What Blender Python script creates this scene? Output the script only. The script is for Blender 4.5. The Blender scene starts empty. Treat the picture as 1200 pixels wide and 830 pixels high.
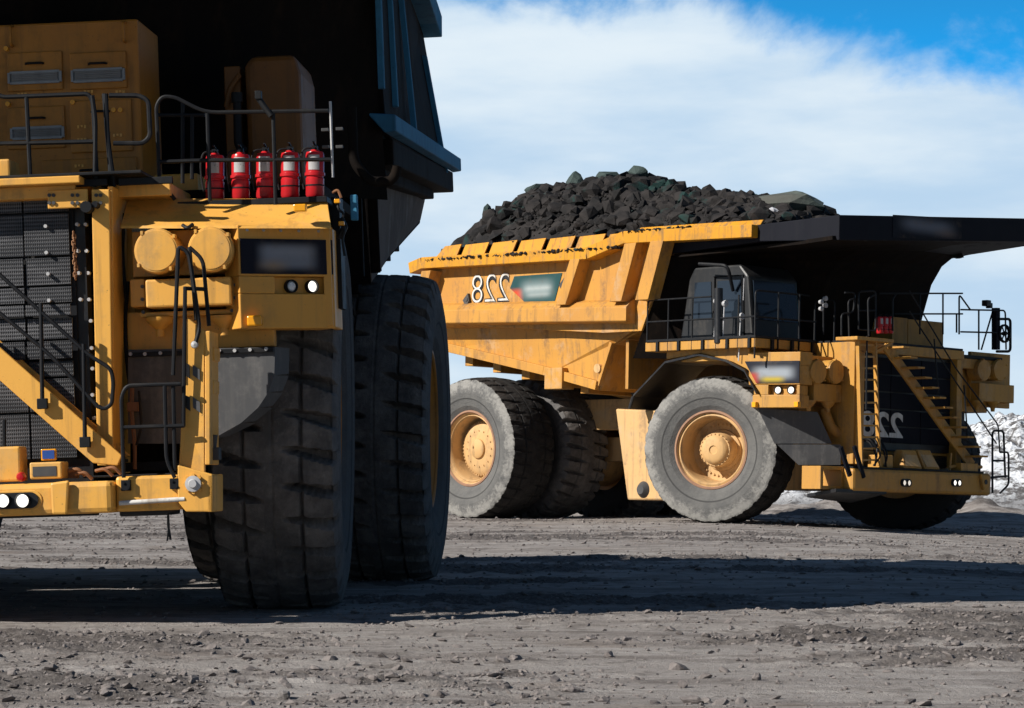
import bpy, math, random
import numpy as np
from mathutils import Vector, Matrix
R = math.radians
S = bpy.context.scene
COL = S.collection

# ------------------------------------------------------------------ camera
cam_d = bpy.data.cameras.new('camera')
cam = bpy.data.objects.new('camera', cam_d)
COL.objects.link(cam)
cam.location = (0, 0, 1.46)
cam.rotation_euler = (R(90), 0, 0)
cam_d.sensor_width = 36
cam_d.lens = 36 * 3250 / 1200
cam_d.shift_y = 135 / 1200
cam_d.clip_end = 6000
S.camera = cam
# ------------------------------------------------------------------ sun and sky
SUN_EL, SUN_PHI = 33, 27        # elevation; light travels to +X turned 20 deg away from the camera
to_sun = Vector((-math.cos(R(SUN_PHI)) * math.cos(R(SUN_EL)), -math.sin(R(SUN_PHI)) * math.cos(R(SUN_EL)), math.sin(R(SUN_EL))))
sd = bpy.data.lights.new('sun', 'SUN')
sd.energy = 5.0
sd.angle = R(0.53)
sd.color = (1, .95, .87)
sun = bpy.data.objects.new('sun', sd)
COL.objects.link(sun)
sun.rotation_euler = to_sun.to_track_quat('Z', 'Y').to_euler()

class NT:
    def __init__(s, tree): s.t = tree; s.n = tree.nodes; s.l = tree.links
    def new(s, kind, **kw):
        nd = s.n.new(kind)
        for k, v in kw.items(): setattr(nd, k, v)
        return nd
    def put(s, sock, v):
        if v is None: return
        if hasattr(v, 'is_linked') or hasattr(v, 'links'): s.l.new(v, sock)
        else:
            if hasattr(sock.default_value, '__len__') and not hasattr(v, '__len__'): v = (v,) * len(sock.default_value)
            if hasattr(v, '__len__') and len(v) == 3 and len(sock.default_value) == 4: v = (*v, 1)
            sock.default_value = v
    def math(s, op, a, b=None, c=None, clamp=False):
        nd = s.new('ShaderNodeMath', operation=op, use_clamp=clamp)
        s.put(nd.inputs[0], a); s.put(nd.inputs[1], b); s.put(nd.inputs[2], c)
        return nd.outputs[0]
    def mix(s, f, a, b, blend='MIX'):
        nd = s.new('ShaderNodeMix', data_type='RGBA', blend_type=blend)
        s.put(nd.inputs[0], f); s.put(nd.inputs[6], a); s.put(nd.inputs[7], b)
        return nd.outputs[2]
    def noise(s, vec, scale, detail=4, rough=.55, dist=0):
        nd = s.new('ShaderNodeTexNoise')
        s.put(nd.inputs['Vector'], vec)
        nd.inputs['Scale'].default_value = scale; nd.inputs['Detail'].default_value = detail
        nd.inputs['Roughness'].default_value = rough; nd.inputs['Distortion'].default_value = dist
        return nd.outputs[0]
    def vor(s, vec, scale, feature='F1'):
        nd = s.new('ShaderNodeTexVoronoi', feature=feature)
        s.put(nd.inputs['Vector'], vec); nd.inputs['Scale'].default_value = scale
        return nd
    def map(s, vec, scale=(1, 1, 1), loc=(0, 0, 0), rot=(0, 0, 0)):
        nd = s.new('ShaderNodeMapping')
        s.put(nd.inputs[0], vec); nd.inputs[1].default_value = loc; nd.inputs[2].default_value = rot; nd.inputs[3].default_value = scale
        return nd.outputs[0]
    def ramp(s, f, lo, hi, a=0, b=1, smooth=True):
        nd = s.new('ShaderNodeMapRange')
        nd.interpolation_type = 'SMOOTHSTEP' if smooth else 'LINEAR'
        s.put(nd.inputs[0], f); nd.inputs[1].default_value = lo; nd.inputs[2].default_value = hi
        nd.inputs[3].default_value = a; nd.inputs[4].default_value = b
        return nd.outputs[0]
    def sep(s, vec):
        nd = s.new('ShaderNodeSeparateXYZ'); s.put(nd.inputs[0], vec); return nd.outputs
    def comb(s, x, y, z):
        nd = s.new('ShaderNodeCombineXYZ'); s.put(nd.inputs[0], x); s.put(nd.inputs[1], y); s.put(nd.inputs[2], z); return nd.outputs[0]

W = bpy.data.worlds.new('World')
S.world = W
W.use_nodes = True
wt = NT(W.node_tree)
wt.n.clear()
co = wt.new('ShaderNodeTexCoord').outputs['Generated']
x_, y_, z_ = wt.sep(co)
zc = wt.math('MAXIMUM', z_, 0.0)
zs = wt.math('MULTIPLY_ADD', zc, 3.2, .05)
sky = wt.new('ShaderNodeTexSky', sky_type='NISHITA')
sky.sun_disc = False
sky.sun_elevation = R(SUN_EL)
sky.sun_rotation = math.atan2(to_sun.x, to_sun.y)
sky.altitude = 1500
sky.air_density = 1.3
sky.dust_density = .3
sky.ozone_density = 3.0
wt.put(sky.inputs[0], wt.comb(x_, y_, zs))
tint = wt.mix(wt.math('MULTIPLY', wt.ramp(z_, .30, .12), wt.ramp(y_, .3, .9)), (.58, .62, .59), (.14, 1.75, 2.3))
blue = wt.mix(1.0, sky.outputs[0], tint, 'MULTIPLY')
# cloud bank: low cumulus that breaks open to blue above
cv = wt.map(co, (11, 11, 13), (1.3, 0, 0))
n1 = wt.noise(cv, 1.0, 10, .58, .15)
n2 = wt.noise(wt.map(co, (6, 6, 24), (4.2, 0, 3)), 1.0, 7, .52)
edge = wt.math('MULTIPLY_ADD', x_, -.21, wt.math('MULTIPLY_ADD', z_, -1.0, .1775))       # falls with height and to the right
cov = wt.math('MULTIPLY_ADD', wt.math('SUBTRACT', n1, .5), .105, edge)
cov = wt.ramp(cov, -.006, .014)
shade = wt.ramp(n2, .38, .66)
cloud = wt.mix(shade, (3.9, 5.3, 6.8), (6.1, 6.9, 7.5))
low = wt.ramp(z_, 0.0, .075)
cloud = wt.mix(wt.math('MULTIPLY', wt.math('SUBTRACT', 1.0, low), .55), cloud, (5.7, 6.7, 7.4))
thin = wt.math('MULTIPLY', wt.ramp(z_, .16, .30), 1.0)
cov = wt.math('MULTIPLY', cov, wt.math('SUBTRACT', 1.0, thin))
cov = wt.math('MULTIPLY', cov, wt.ramp(y_, -.35, .35))
skycol = wt.mix(cov, blue, cloud)
bg = wt.new('ShaderNodeBackground')
wt.put(bg.inputs[0], skycol)
bg.inputs[1].default_value = .1
wo = wt.new('ShaderNodeOutputWorld')
wt.l.new(bg.outputs[0], wo.inputs[0])

S.view_settings.view_transform = 'Standard'
S.view_settings.look = 'None'
S.view_settings.exposure = .34
S.view_settings.gamma = 1
S.view_settings.use_curve_mapping = False
S.render.engine = 'CYCLES'
S.cycles.max_bounces = 6
S.cycles.diffuse_bounces = 2

# ------------------------------------------------------------------ materials
def new_mat(name):
    m = bpy.data.materials.new(name); m.use_nodes = True
    t = NT(m.node_tree)
    bs = next(n for n in t.n if n.type == 'BSDF_PRINCIPLED')
    return m, t, bs
def setb(t, bs, col=None, rough=None, metal=None, bump=None, bstr=.3, bdist=.02, spec=None):
    if col is not None: t.put(bs.inputs['Base Color'], col)
    if rough is not None: t.put(bs.inputs['Roughness'], rough)
    if metal is not None: t.put(bs.inputs['Metallic'], metal)
    if spec is not None: t.put(bs.inputs['Specular IOR Level'], spec)
    if bump is not None:
        b = t.new('ShaderNodeBump'); b.inputs['Strength'].default_value = bstr; b.inputs['Distance'].default_value = bdist
        t.put(b.inputs['Height'], bump); t.l.new(b.outputs[0], bs.inputs['Normal'])
def ocoord(t): return t.new('ShaderNodeTexCoord').outputs['Object']

def paint(name, base, base2, dirt, amount=.5, rough=.45, streak=True, spec=.4, dust=None):
    m, t, bs = new_mat(name)
    o = ocoord(t)
    c = t.mix(t.ramp(t.noise(o, .7, 4), .3, .7), base, base2)
    st = t.noise(t.map(o, (2.6, 2.6, .45) if streak else (1.2, 1.2, 1.2)), 1.0, 7, .62)
    fine = t.noise(o, 9, 6, .65)
    d = t.ramp(t.math('ADD', t.math('MULTIPLY', st, .7), t.math('MULTIPLY', fine, .3)), .50, .68)
    c = t.mix(t.math('MULTIPLY', d, amount), c, dirt)
    st2 = t.noise(t.map(o, (5.5, 5.5, .4), (3, 1, 0)), 1.0, 6, .65)
    c = t.mix(t.math('MULTIPLY', t.ramp(st2, .52, .66), amount * .75), c, tuple(.5 * dirt[k] + .25 * base[k] for k in range(3)))
    blot = t.ramp(t.noise(t.map(o, (1.1, 1.1, 1.1), (5, 5, 5)), 1.0, 8, .7), .52, .66)
    c = t.mix(t.math('MULTIPLY', blot, amount * .6), c, dust or tuple(.55 * dirt[k] + .35 * base[k] for k in range(3)))
    chip = t.ramp(t.noise(o, 26, 3, .6), .68, .72)
    c = t.mix(t.math('MULTIPLY', chip, amount * .8), c, tuple(v * .4 for v in dirt))
    setb(t, bs, c, t.math('MULTIPLY_ADD', d, .25, rough), 0, fine, .12, .01, spec)
    return m
M = {}
M['yellow'] = paint('yellow_paint', (.66, .335, .055), (.60, .305, .06), (.30, .20, .10), .45)
M['yellow_front'] = paint('yellow_paint_front', (.82, .425, .08), (.76, .385, .075), (.32, .20, .09), .58, dust=(.62, .42, .20))
M['yellow_body'] = paint('yellow_paint_worn', (.56, .27, .042), (.48, .225, .045), (.20, .12, .065), .8, .6, dust=(.50, .34, .20))
M['yellow_dust'] = paint('yellow_paint_dusty', (.62, .37, .15), (.56, .36, .17), (.26, .18, .115), .7, .7, dust=(.5, .38, .25))
M['yellow_deep'] = paint('yellow_paint_deep', (.62, .28, .012), (.54, .235, .012), (.17, .11, .06), .9)
M['brown_cab'] = paint('ochre_paint', (.50, .20, .022), (.44, .17, .02), (.18, .10, .04), .6, .5)
M['black'] = paint('black_paint', (.010, .011, .014), (.013, .013, .015), (.05, .045, .04), .3, .4)
M['dark_body'] = paint('dark_body_paint', (.010, .0075, .006), (.007, .006, .006), (.035, .022, .015), .5, .8, spec=.06)
M['blue_black'] = paint('blue_black_paint', (.009, .010, .016), (.008, .009, .014), (.025, .025, .03), .3, .7, spec=.12)
M['rail'] = paint('handrail_paint', (.008, .009, .012), (.011, .012, .014), (.05, .045, .04), .35, .55, spec=.2)
M['grey_steel'] = paint('grey_steel', (.05, .052, .056), (.06, .06, .062), (.12, .10, .085), .5, .55)
M['cab_grey'] = paint('cab_grey', (.013, .0145, .017), (.012, .013, .015), (.07, .06, .05), .3, .45)
M['flap'] = paint('rubber_sheet', (.075, .077, .082), (.09, .091, .095), (.22, .21, .20), .6, .75, spec=.2)
M['sky_reflect_blue'] = paint('sky_reflection_blue', (.05, .20, .33), (.045, .17, .29), (.04, .05, .06), .4, .75, spec=.12)  # sky reflection on the tray edges put into the base colour
M['yellow_shade'] = paint('yellow_paint_shaded', (.74, .36, .06), (.70, .33, .055), (.34, .22, .10), .35)  # darker copy of the front yellow, with the light box's shade put in
M['caked_mud'] = paint('caked_mud', (.17, .14, .125), (.12, .10, .09), (.24, .21, .19), .9, .9, spec=.05)
M['label_grey'] = paint('label_paper', (.46, .46, .47), (.40, .40, .41), (.25, .22, .2), .5, .6)
M['ochre_shadowed'] = paint('ochre_paint_shadowed', (.20, .075, .010), (.16, .06, .010), (.06, .035, .02), .6, .6)  # deep shadow around the tank and duct put into the ochre
M['yellow_right'] = paint('yellow_paint_second', (.53, .268, .045), (.46, .225, .045), (.24, .145, .075), .75, .5, dust=(.50, .32, .15))
M['flange'] = paint('rust_brown_flange', (.36, .20, .12), (.30, .16, .10), (.2, .13, .1), .6, .7)
M['vent_grey'] = paint('vent_louvre', (.32, .32, .33), (.27, .27, .28), (.12, .11, .10), .4, .4)
M['red'] = paint('red_enamel', (.52, .012, .018), (.46, .01, .016), (.25, .05, .04), .15, .3)
M['white'] = paint('white_paint', (.70, .69, .66), (.56, .54, .50), (.32, .25, .18), .8, .6)
M['bolt'] = paint('zinc', (.42, .42, .44), (.5, .5, .5), (.2, .18, .15), .3, .4)
M['amber'] = paint('amber_lens', (.85, .36, .01), (.8, .33, .01), (.6, .3, .02), .1, .2)
M['rust'] = paint('rusty_chain', (.25, .10, .04), (.30, .15, .07), (.10, .05, .03), .5, .8)
M['blue_lens'] = paint('blue_lens', (.02, .07, .32), (.03, .08, .3), (.1, .1, .15), .2, .2)

def glass_mat():
    m, t, bs = new_mat('dark_glass')
    o = ocoord(t)
    setb(t, bs, t.mix(t.noise(o, 2), (.012, .018, .028), (.02, .028, .04)), .08, 0, spec=.6)
    return m
M['glass'] = glass_mat()
def lamp_mat(name, col, st):
    m, t, bs = new_mat(name)
    o = ocoord(t)
    setb(t, bs, t.mix(t.vor(o, 60).outputs[0], (.6, .6, .6), (.9, .9, .9)), .15)
    bs.inputs['Emission Color'].default_value = (*col, 1)
    bs.inputs['Emission Strength'].default_value = st
    return m
M['lamp_on'] = lamp_mat('lamp_lit', (1, .95, .85), 1.3)
M['lamp_off'] = lamp_mat('lamp_unlit', (1, 1, 1), .0)
M['lamp_warm'] = lamp_mat('lamp_dim', (1, .9, .75), .55)

def mesh_mat():
    m, t, bs = new_mat('expanded_metal_mesh')
    o = ocoord(t)
    x, y, z = t.sep(o)
    a = t.math('SINE', t.math('MULTIPLY', t.math('ADD', y, t.math('MULTIPLY', z, .58)), 150))
    b = t.math('SINE', t.math('MULTIPLY', t.math('SUBTRACT', y, t.math('MULTIPLY', z, .58)), 150))
    k = t.ramp(t.math('MULTIPLY', a, b), -.25, .1)
    big = t.ramp(t.noise(t.map(o, (1, .7, 3)), 1.0, 5, .6), .35, .7)
    wire = t.mix(big, (.03, .032, .038), (.13, .13, .14))
    setb(t, bs, t.mix(k, (.006, .006, .008), wire), .5, .2, k, .4, .01)
    return m
M['mesh'] = mesh_mat()

def tyre_mat(name, side, side2, ring, ringamt, tread, tread2):
    m, t, bs = new_mat(name)
    o = ocoord(t)
    x, y, z = t.sep(o)
    r = t.math('SQRT', t.math('ADD', t.math('MULTIPLY', x, x), t.math('MULTIPLY', z, z)))
    n = t.noise(o, 3.5, 8, .65)
    nf = t.noise(o, 14, 6, .7)
    rr = t.math('ADD', r, t.math('MULTIPLY', t.math('SUBTRACT', nf, .5), .5))
    sw = t.mix(t.ramp(n, .3, .7), side, side2)
    lines = t.math('SINE', t.math('MULTIPLY', r, 120))
    sw = t.mix(t.math('MULTIPLY', t.ramp(r, 1.36, 1.38), t.ramp(r, 1.42, 1.40)), sw, tuple(v * .55 for v in side))
    ringm = t.math('MULTIPLY', t.ramp(rr, 1.56, 1.78), t.ramp(n, .30, .62))
    sw = t.mix(t.math('MULTIPLY', ringm, ringamt), sw, ring)
    tr = t.mix(t.ramp(t.noise(o, 2.6, 9, .7), .36, .70), tread, tread2)
    tr = t.mix(t.math('MULTIPLY', t.ramp(nf, .55, .75), .3), tr, tuple(v * 1.6 for v in tread2))
    ay = t.math('ABSOLUTE', y)
    wob = t.math('ADD', ay, t.math('MULTIPLY', t.math('SUBTRACT', nf, .5), .12))
    istread = t.math('MULTIPLY', t.ramp(wob, .70, .66), t.ramp(r, 1.70, 1.75))
    c = t.mix(istread, t.mix(t.ramp(y, -.2, .2), tuple(v * .30 for v in side), sw), tr)  # inner sidewall undusted, with the shadow behind the wheel darkened into it
    h = t.math('ADD', t.math('MULTIPLY', nf, .6), t.math('MULTIPLY', t.noise(o, 45, 4, .7), .4))
    setb(t, bs, c, .88, 0, h, .85, .05, .2)
    return m
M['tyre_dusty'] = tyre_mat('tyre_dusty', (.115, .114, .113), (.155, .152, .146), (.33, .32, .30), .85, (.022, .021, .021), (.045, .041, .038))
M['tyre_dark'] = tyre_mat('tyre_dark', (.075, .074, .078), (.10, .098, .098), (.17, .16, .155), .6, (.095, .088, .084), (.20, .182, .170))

def rock_mat(name, a, b, c, sc=1.5):
    m, t, bs = new_mat(name)
    o = t.new('ShaderNodeTexCoord').outputs['Object']
    col = t.mix(t.ramp(t.noise(o, sc, 6, .6), .35, .65), a, b)
    col = t.mix(t.ramp(t.noise(t.map(o, loc=(7, 3, 1)), sc * .6, 5, .6), .56, .66), col, c)
    setb(t, bs, col, .85, 0, t.noise(o, sc * 6, 8, .7), .5, .05, .25)
    return m
M['ore'] = rock_mat('dark_ore', (.010, .0095, .010), (.030, .026, .025), (.012, .036, .033), 1.6)
M['ore_green'] = rock_mat('green_grey_ore', (.035, .055, .052), (.05, .07, .066), (.02, .025, .025), 1.2)
M['ore_pale'] = rock_mat('grey_green_boulder', (.10, .125, .11), (.085, .085, .075), (.04, .04, .038), .5)
M['ore_white'] = rock_mat('pale_quartz', (.5, .52, .55), (.42, .42, .45), (.3, .3, .3), 2)
M['clod'] = rock_mat('dirt_clod', (.17, .150, .143), (.23, .205, .195), (.115, .10, .096), 5)
M['stone'] = rock_mat('pale_stone', (.24, .225, .215), (.20, .185, .18), (.14, .13, .12), 5)

def ground_mat():
    m, t, bs = new_mat('packed_dirt')
    g = t.new('ShaderNodeNewGeometry').outputs['Position']
    st = t.noise(t.map(g, (.22, 1.1, 1)), 1.0, 8, .62, .3)
    st2 = t.noise(t.map(g, (.9, 4.5, 1), (3, 9, 0)), 1.0, 7, .65)
    mid = t.noise(g, 2.5, 8, .68)
    fine = t.noise(g, 16, 8, .72)
    c = t.mix(t.ramp(st, .34, .62), (.215, .191, .178), (.345, .318, .300))
    c = t.mix(t.math('MULTIPLY', t.ramp(st2, .50, .66), .55), c, (.47, .44, .42))
    c = t.mix(t.math('MULTIPLY', t.ramp(mid, .50, .66), .7), c, (.128, .110, .099))
    c = t.mix(t.math('MULTIPLY', t.ramp(fine, .55, .70), .65), c, (.095, .082, .075))
    c = t.mix(t.math('MULTIPLY', t.ramp(t.noise(t.map(g, (.5, .5, 1), (11, 2, 0)), 1.0, 4), .58, .7), .35), c, (.235, .185, .15))
    ch = t.new('ShaderNodeAttribute', attribute_name='churn').outputs['Fac']
    chm = t.ramp(t.math('ADD', ch, t.math('MULTIPLY', t.math('SUBTRACT', mid, .5), .9)), .35, .75)
    c = t.mix(t.math('MULTIPLY', chm, .85), c, t.mix(t.ramp(fine, .38, .64), (.07, .061, .057), (.17, .152, .144)))
    peb = t.vor(g, 34)
    pm = t.ramp(peb.outputs[0], .30, .18)
    sel = t.ramp(t.sep(peb.outputs[1])[0], .80, .84)
    c = t.mix(t.math('MULTIPLY', pm, t.math('MULTIPLY', sel, .5)), c, (.42, .40, .38))
    h = t.math('ADD', t.math('MULTIPLY', fine, .5), t.math('ADD', t.math('MULTIPLY', mid, .6), t.math('MULTIPLY', t.noise(g, 60, 6, .75), .18)))
    h = t.math('ADD', h, t.math('MULTIPLY', t.math('MULTIPLY', pm, sel), .15))
    setb(t, bs, c, .95, 0, h, .8, .10, .15)
    return m
M['ground'] = ground_mat()

def snow_mat():
    m, t, bs = new_mat('snow_on_rubble')
    geo = t.new('ShaderNodeNewGeometry')
    g = geo.outputs['Position']
    nz = t.sep(geo.outputs['Normal'])[2]
    n = t.noise(t.map(g, (.9, .9, 1.4)), 1.0, 9, .7)
    n3 = t.noise(g, 3.2, 8, .7)
    f = t.ramp(t.math('ADD', t.math('MULTIPLY', n, .75), t.math('MULTIPLY', n3, .45)), .53, .62)
    rockc = t.mix(n3, (.07, .068, .07), (.22, .21, .21))
    zz = t.ramp(t.sep(g)[2], .15, .9)
    f = t.math('MULTIPLY', f, t.math('MULTIPLY_ADD', zz, .75, .25))
    setb(t, bs, t.mix(f, rockc, (.80, .83, .88)), .8, 0, t.noise(g, 5, 8, .7), .8, .25, .2)
    return m
M['snow'] = snow_mat()

def sign_mat(name, ax, lo, hi, spots, base):
    """printed panel: soft-edged printed patches (u,v,hu,hv,soft,colour) on a base colour; u,v run 0..1 over the panel"""
    m, t, bs = new_mat(name)
    o = ocoord(t)
    q = t.sep(o)
    u = t.ramp(q[ax[0]], lo[0], hi[0], smooth=False)
    v = t.ramp(q[ax[1]], lo[1], hi[1], smooth=False)
    c = base
    for (cu, cv_, hu, hv, soft, colr, amt) in spots:
        du = t.math('SUBTRACT', t.math('ABSOLUTE', t.math('SUBTRACT', u, cu)), hu)
        dv = t.math('SUBTRACT', t.math('ABSOLUTE', t.math('SUBTRACT', v, cv_)), hv)
        k = t.math('MULTIPLY', t.ramp(du, soft, -soft), t.ramp(dv, soft * 1.6, -soft * 1.6))
        c = t.mix(t.math('MULTIPLY', k, amt), c, colr)
    dn = t.noise(o, 3.0, 7, .65)
    c = t.mix(t.math('MULTIPLY', t.ramp(dn, .5, .72), .25), c, (.16, .12, .085))
    setb(t, bs, c, t.math('MULTIPLY_ADD', dn, .4, .45), spec=.12)
    return m

# ------------------------------------------------------------------ mesh builder
class MB:
    def __init__(s): s.v = []; s.f = []; s.sm = []
    def add(s, vs, fs, smooth=False):
        b = len(s.v)
        s.v += [tuple(p) for p in vs]
        for f in fs: s.f.append(tuple(i + b for i in f)); s.sm.append(smooth)
        return s
    def box(s, lo, hi):
        x0, x1 = sorted((lo[0], hi[0])); y0, y1 = sorted((lo[1], hi[1])); z0, z1 = sorted((lo[2], hi[2]))
        vs = [(x, y, z) for x in (x0, x1) for y in (y0, y1) for z in (z0, z1)]
        return s.add(vs, [(0, 1, 3, 2), (4, 6, 7, 5), (0, 4, 5, 1), (2, 3, 7, 6), (0, 2, 6, 4), (1, 5, 7, 3)])
    def bx(s, a, b, x0, x1):            # y,z span of two measured points, given x range
        return s.box((x0, a[1], a[2]), (x1, b[1], b[2]))
    def plate(s, pts, off):             # polygon (3D points) extruded by an offset vector
        n = len(pts); off = Vector(off)
        vs = [Vector(p) for p in pts] + [Vector(p) + off for p in pts]
        nrm = Vector((0, 0, 0))
        for i in range(n): nrm += vs[i].cross(vs[(i + 1) % n])
        flip = nrm.dot(off) > 0
        a, b = list(range(n)), list(range(n, 2 * n))
        fs = [tuple(reversed(a)) if flip else tuple(a), tuple(b) if flip else tuple(reversed(b))]
        for i in range(n):
            j = (i + 1) % n
            fs.append((i, j, j + n, i + n) if flip else (j, i, i + n, j + n))
        return s.add(vs, fs)
    def bar(s, a, b, w, h, up=(0, 0, 1)):   # rectangular bar between two points
        a, b = Vector(a), Vector(b)
        d = (b - a).normalized(); u = Vector(up)
        sd_ = d.cross(u)
        if sd_.length < 1e-4: sd_ = d.cross(Vector((1, 0, 0)))
        sd_.normalize(); u = sd_.cross(d).normalized()
        q = [sd_ * (i * w / 2) + u * (j * h / 2) for i, j in ((-1, -1), (1, -1), (1, 1), (-1, 1))]
        vs = [a + k for k in q] + [b + k for k in q]
        return s.add(vs, [(0, 1, 2, 3)[::-1], (4, 5, 6, 7), (0, 1, 5, 4), (1, 2, 6, 5), (2, 3, 7, 6), (3, 0, 4, 7)])
    def tube(s, pts, r, n=8, round_=0):
        pts = [Vector(p) for p in pts]
        if round_ > 0 and len(pts) > 2:
            out = [pts[0]]
            for i in range(1, len(pts) - 1):
                p = pts[i]; a = (pts[i - 1] - p); b = (pts[i + 1] - p)
                k = min(round_, a.length * .45, b.length * .45)
                a = p + a.normalized() * k; b = p + b.normalized() * k
                for q in range(5):
                    tt = q / 4
                    out.append(a * (1 - tt) ** 2 + p * 2 * tt * (1 - tt) + b * tt ** 2)
            out.append(pts[-1]); pts = out
        vs = []; fs = []
        ref = None
        for i, p in enumerate(pts):
            d = (pts[min(i + 1, len(pts) - 1)] - pts[max(i - 1, 0)]).normalized()
            if ref is None:
                ref = d.cross(Vector((.31, .2, .93)))
                if ref.length < .05: ref = d.cross(Vector((1, 0, 0)))
            ref = (ref - d * ref.dot(d)).normalized()
            w2 = d.cross(ref)
            for k in range(n):
                an = 2 * math.pi * k / n
                vs.append(p + (ref * math.cos(an) + w2 * math.sin(an)) * r)
        for i in range(len(pts) - 1):
            for k in range(n):
                k2 = (k + 1) % n
                fs.append((i * n + k, i * n + k2, (i + 1) * n + k2, (i + 1) * n + k))
        s.add(vs, fs, True)
        b = len(pts) - 1
        return s.add([vs[k] for k in range(n)] + [vs[b * n + k] for k in range(n)], [tuple(range(n))[::-1], tuple(range(n, 2 * n))])
    def lathe(s, prof, c=(0, 0, 0), axis='y', n=32, smooth=True, closed=False):
        vs = []; fs = []
        m_ = len(prof)
        for i in range(n):
            an = 2 * math.pi * i / n
            for (r, a) in prof:
                q = (r * math.cos(an), r * math.sin(an))
                p = {'y': (q[0], a, -q[1]), 'x': (a, q[0], q[1]), 'z': (q[0], q[1], a)}[axis]
                vs.append((p[0] + c[0], p[1] + c[1], p[2] + c[2]))
        for i in range(n):
            j = (i + 1) % n
            for k in range(m_ - 1):
                fs.append((i * m_ + k, j * m_ + k, j * m_ + k + 1, i * m_ + k + 1))
        return s.add(vs, fs, smooth)
    def cyl(s, c, r, a0, a1, axis='x', n=28, r2=None):
        r2 = r if r2 is None else r2
        s.lathe([(.0001, a0), (r, a0)], c, axis, n, False)
        s.lathe([(r, a0), (r2, a1)], c, axis, n, True)
        return s.lathe([(r2, a1), (.0001, a1)], c, axis, n, False)
    def build(s, name, mat, parent=None, bevel=0):
        me = bpy.data.meshes.new(name)
        me.from_pydata(s.v, [], s.f)
        me.polygons.foreach_set('use_smooth', s.sm)
        me.materials.append(M[mat] if isinstance(mat, str) else mat)
        me.update()
        if any(s.sm): me.set_sharp_from_angle(angle=R(38))
        o = bpy.data.objects.new(name, me)
        COL.objects.link(o)
        if parent is not None: o.parent = parent
        if bevel:
            md = o.modifiers.new('bevel', 'BEVEL'); md.width = bevel; md.segments = 2; md.limit_method = 'ANGLE'; md.angle_limit = R(35)
        return o

class Bolts(MB):
    def __init__(s): s.items = []
    def cyl(s, *a, **k): m_ = MB(); m_.cyl(*a, **k); s.items.append(m_)
    def build(s, name, mat, parent): return [m_.build(name, mat, parent) for m_ in s.items]
def tag(o, label=None, cat=None, group=None, kind=None):
    for k, v in (('label', label), ('category', cat), ('group', group), ('kind', kind)):
        if v: o[k] = v
    return o
def empty(name, loc, rz=0):
    o = bpy.data.objects.new(name, None); COL.objects.link(o)
    o.location = loc; o.rotation_euler = (0, 0, rz); o.empty_display_size = .3
    return o
def copy_part(src, parent):
    c = src.copy(); COL.objects.link(c); c.parent = parent
    for ch in src.children:
        d = ch.copy(); COL.objects.link(d); d.parent = c
    return c
def text_mesh(txt, place, depth=.01, bold=.0):
    """returns an MB of lettering; place(u,v,w) maps font units (u right, v up, w out) to 3D"""
    cu = bpy.data.curves.new('lettering', 'FONT'); cu.body = txt; cu.extrude = depth; cu.offset = bold
    ob = bpy.data.objects.new('lettering', cu); COL.objects.link(ob)
    bpy.context.view_layer.update()
    me = bpy.data.meshes.new_from_object(ob.evaluated_get(bpy.context.evaluated_depsgraph_get()))
    xs = [v.co.x for v in me.vertices]; ys = [v.co.y for v in me.vertices]
    x0, x1, y0, y1 = min(xs), max(xs), min(ys), max(ys)
    mb = MB()
    mb.add([place((v.co.x - x0) / (x1 - x0), (v.co.y - y0) / (y1 - y0), v.co.z) for v in me.vertices], [tuple(p.vertices) for p in me.polygons])
    bpy.data.objects.remove(ob); bpy.data.curves.remove(cu); bpy.data.meshes.remove(me)
    return mb
def lerp(a, b, t): return tuple(a[i] + (b[i] - a[i]) * t for i in range(3))

# ------------------------------------------------------------------ noise in numpy for terrain
def vnoise(x, y, seed):
    xi = np.floor(x).astype(np.int64); yi = np.floor(y).astype(np.int64)
    fx = x - xi; fy = y - yi
    fx = fx * fx * (3 - 2 * fx); fy = fy * fy * (3 - 2 * fy)
    def hsh(a, b):
        h_ = (a * 374761393 + b * 668265263 + seed * 974711) & 0xffffffff
        h_ = ((h_ ^ (h_ >> 13)) * 1274126177) & 0xffffffff
        return ((h_ ^ (h_ >> 16)) & 0xffff) / 65535.0
    return (hsh(xi, yi) * (1 - fx) + hsh(xi + 1, yi) * fx) * (1 - fy) + (hsh(xi, yi + 1) * (1 - fx) + hsh(xi + 1, yi + 1) * fx) * fy
def fbm(x, y, seed, octv=4, gain=.5):
    a = 1.0; t = 0; n = 0
    for k in range(octv):
        t = t + a * (vnoise(x * 2 ** k, y * 2 ** k, seed + k * 17) - .5); n += a; a *= gain
    return t / n * 2
def sstep(a, b, x):
    t = np.clip((x - a) / (b - a), 0, 1); return t * t * (3 - 2 * t)
TYRES = [(-2.45, 29.4), (-9.0, 29.6), (-5.5 + 3.9, 36.7), (-5.5 + 2.0, 36.7), (-9.4, 36.7), (5.95, 75.7), (10.9, 80.4), (-.9, 83), (.4, 84.2)]
def churn_f(x, y):
    c = sstep(.0, .40, fbm(x * .20, y * .42, 5, 4))
    bands = .9 * np.exp(-((y - 24.5 - .16 * (x - 2)) / 1.3) ** 2) * sstep(1.2, 2.6, x) + .8 * np.exp(-((y - 27.2) / .9) ** 2) * sstep(-2.2, -.9, x) * sstep(2.5, 1.0, x)
    bands = bands + .95 * np.exp(-((y - 19.6) / 1.9) ** 2) * sstep(1.2, -.4, x) + .7 * np.exp(-((y - 60) / 5) ** 2)
    return np.clip(c * .75 + bands * (.6 + .8 * fbm(x * 1.2, y * 1.5, 77, 3)), 0, 1)
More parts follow.
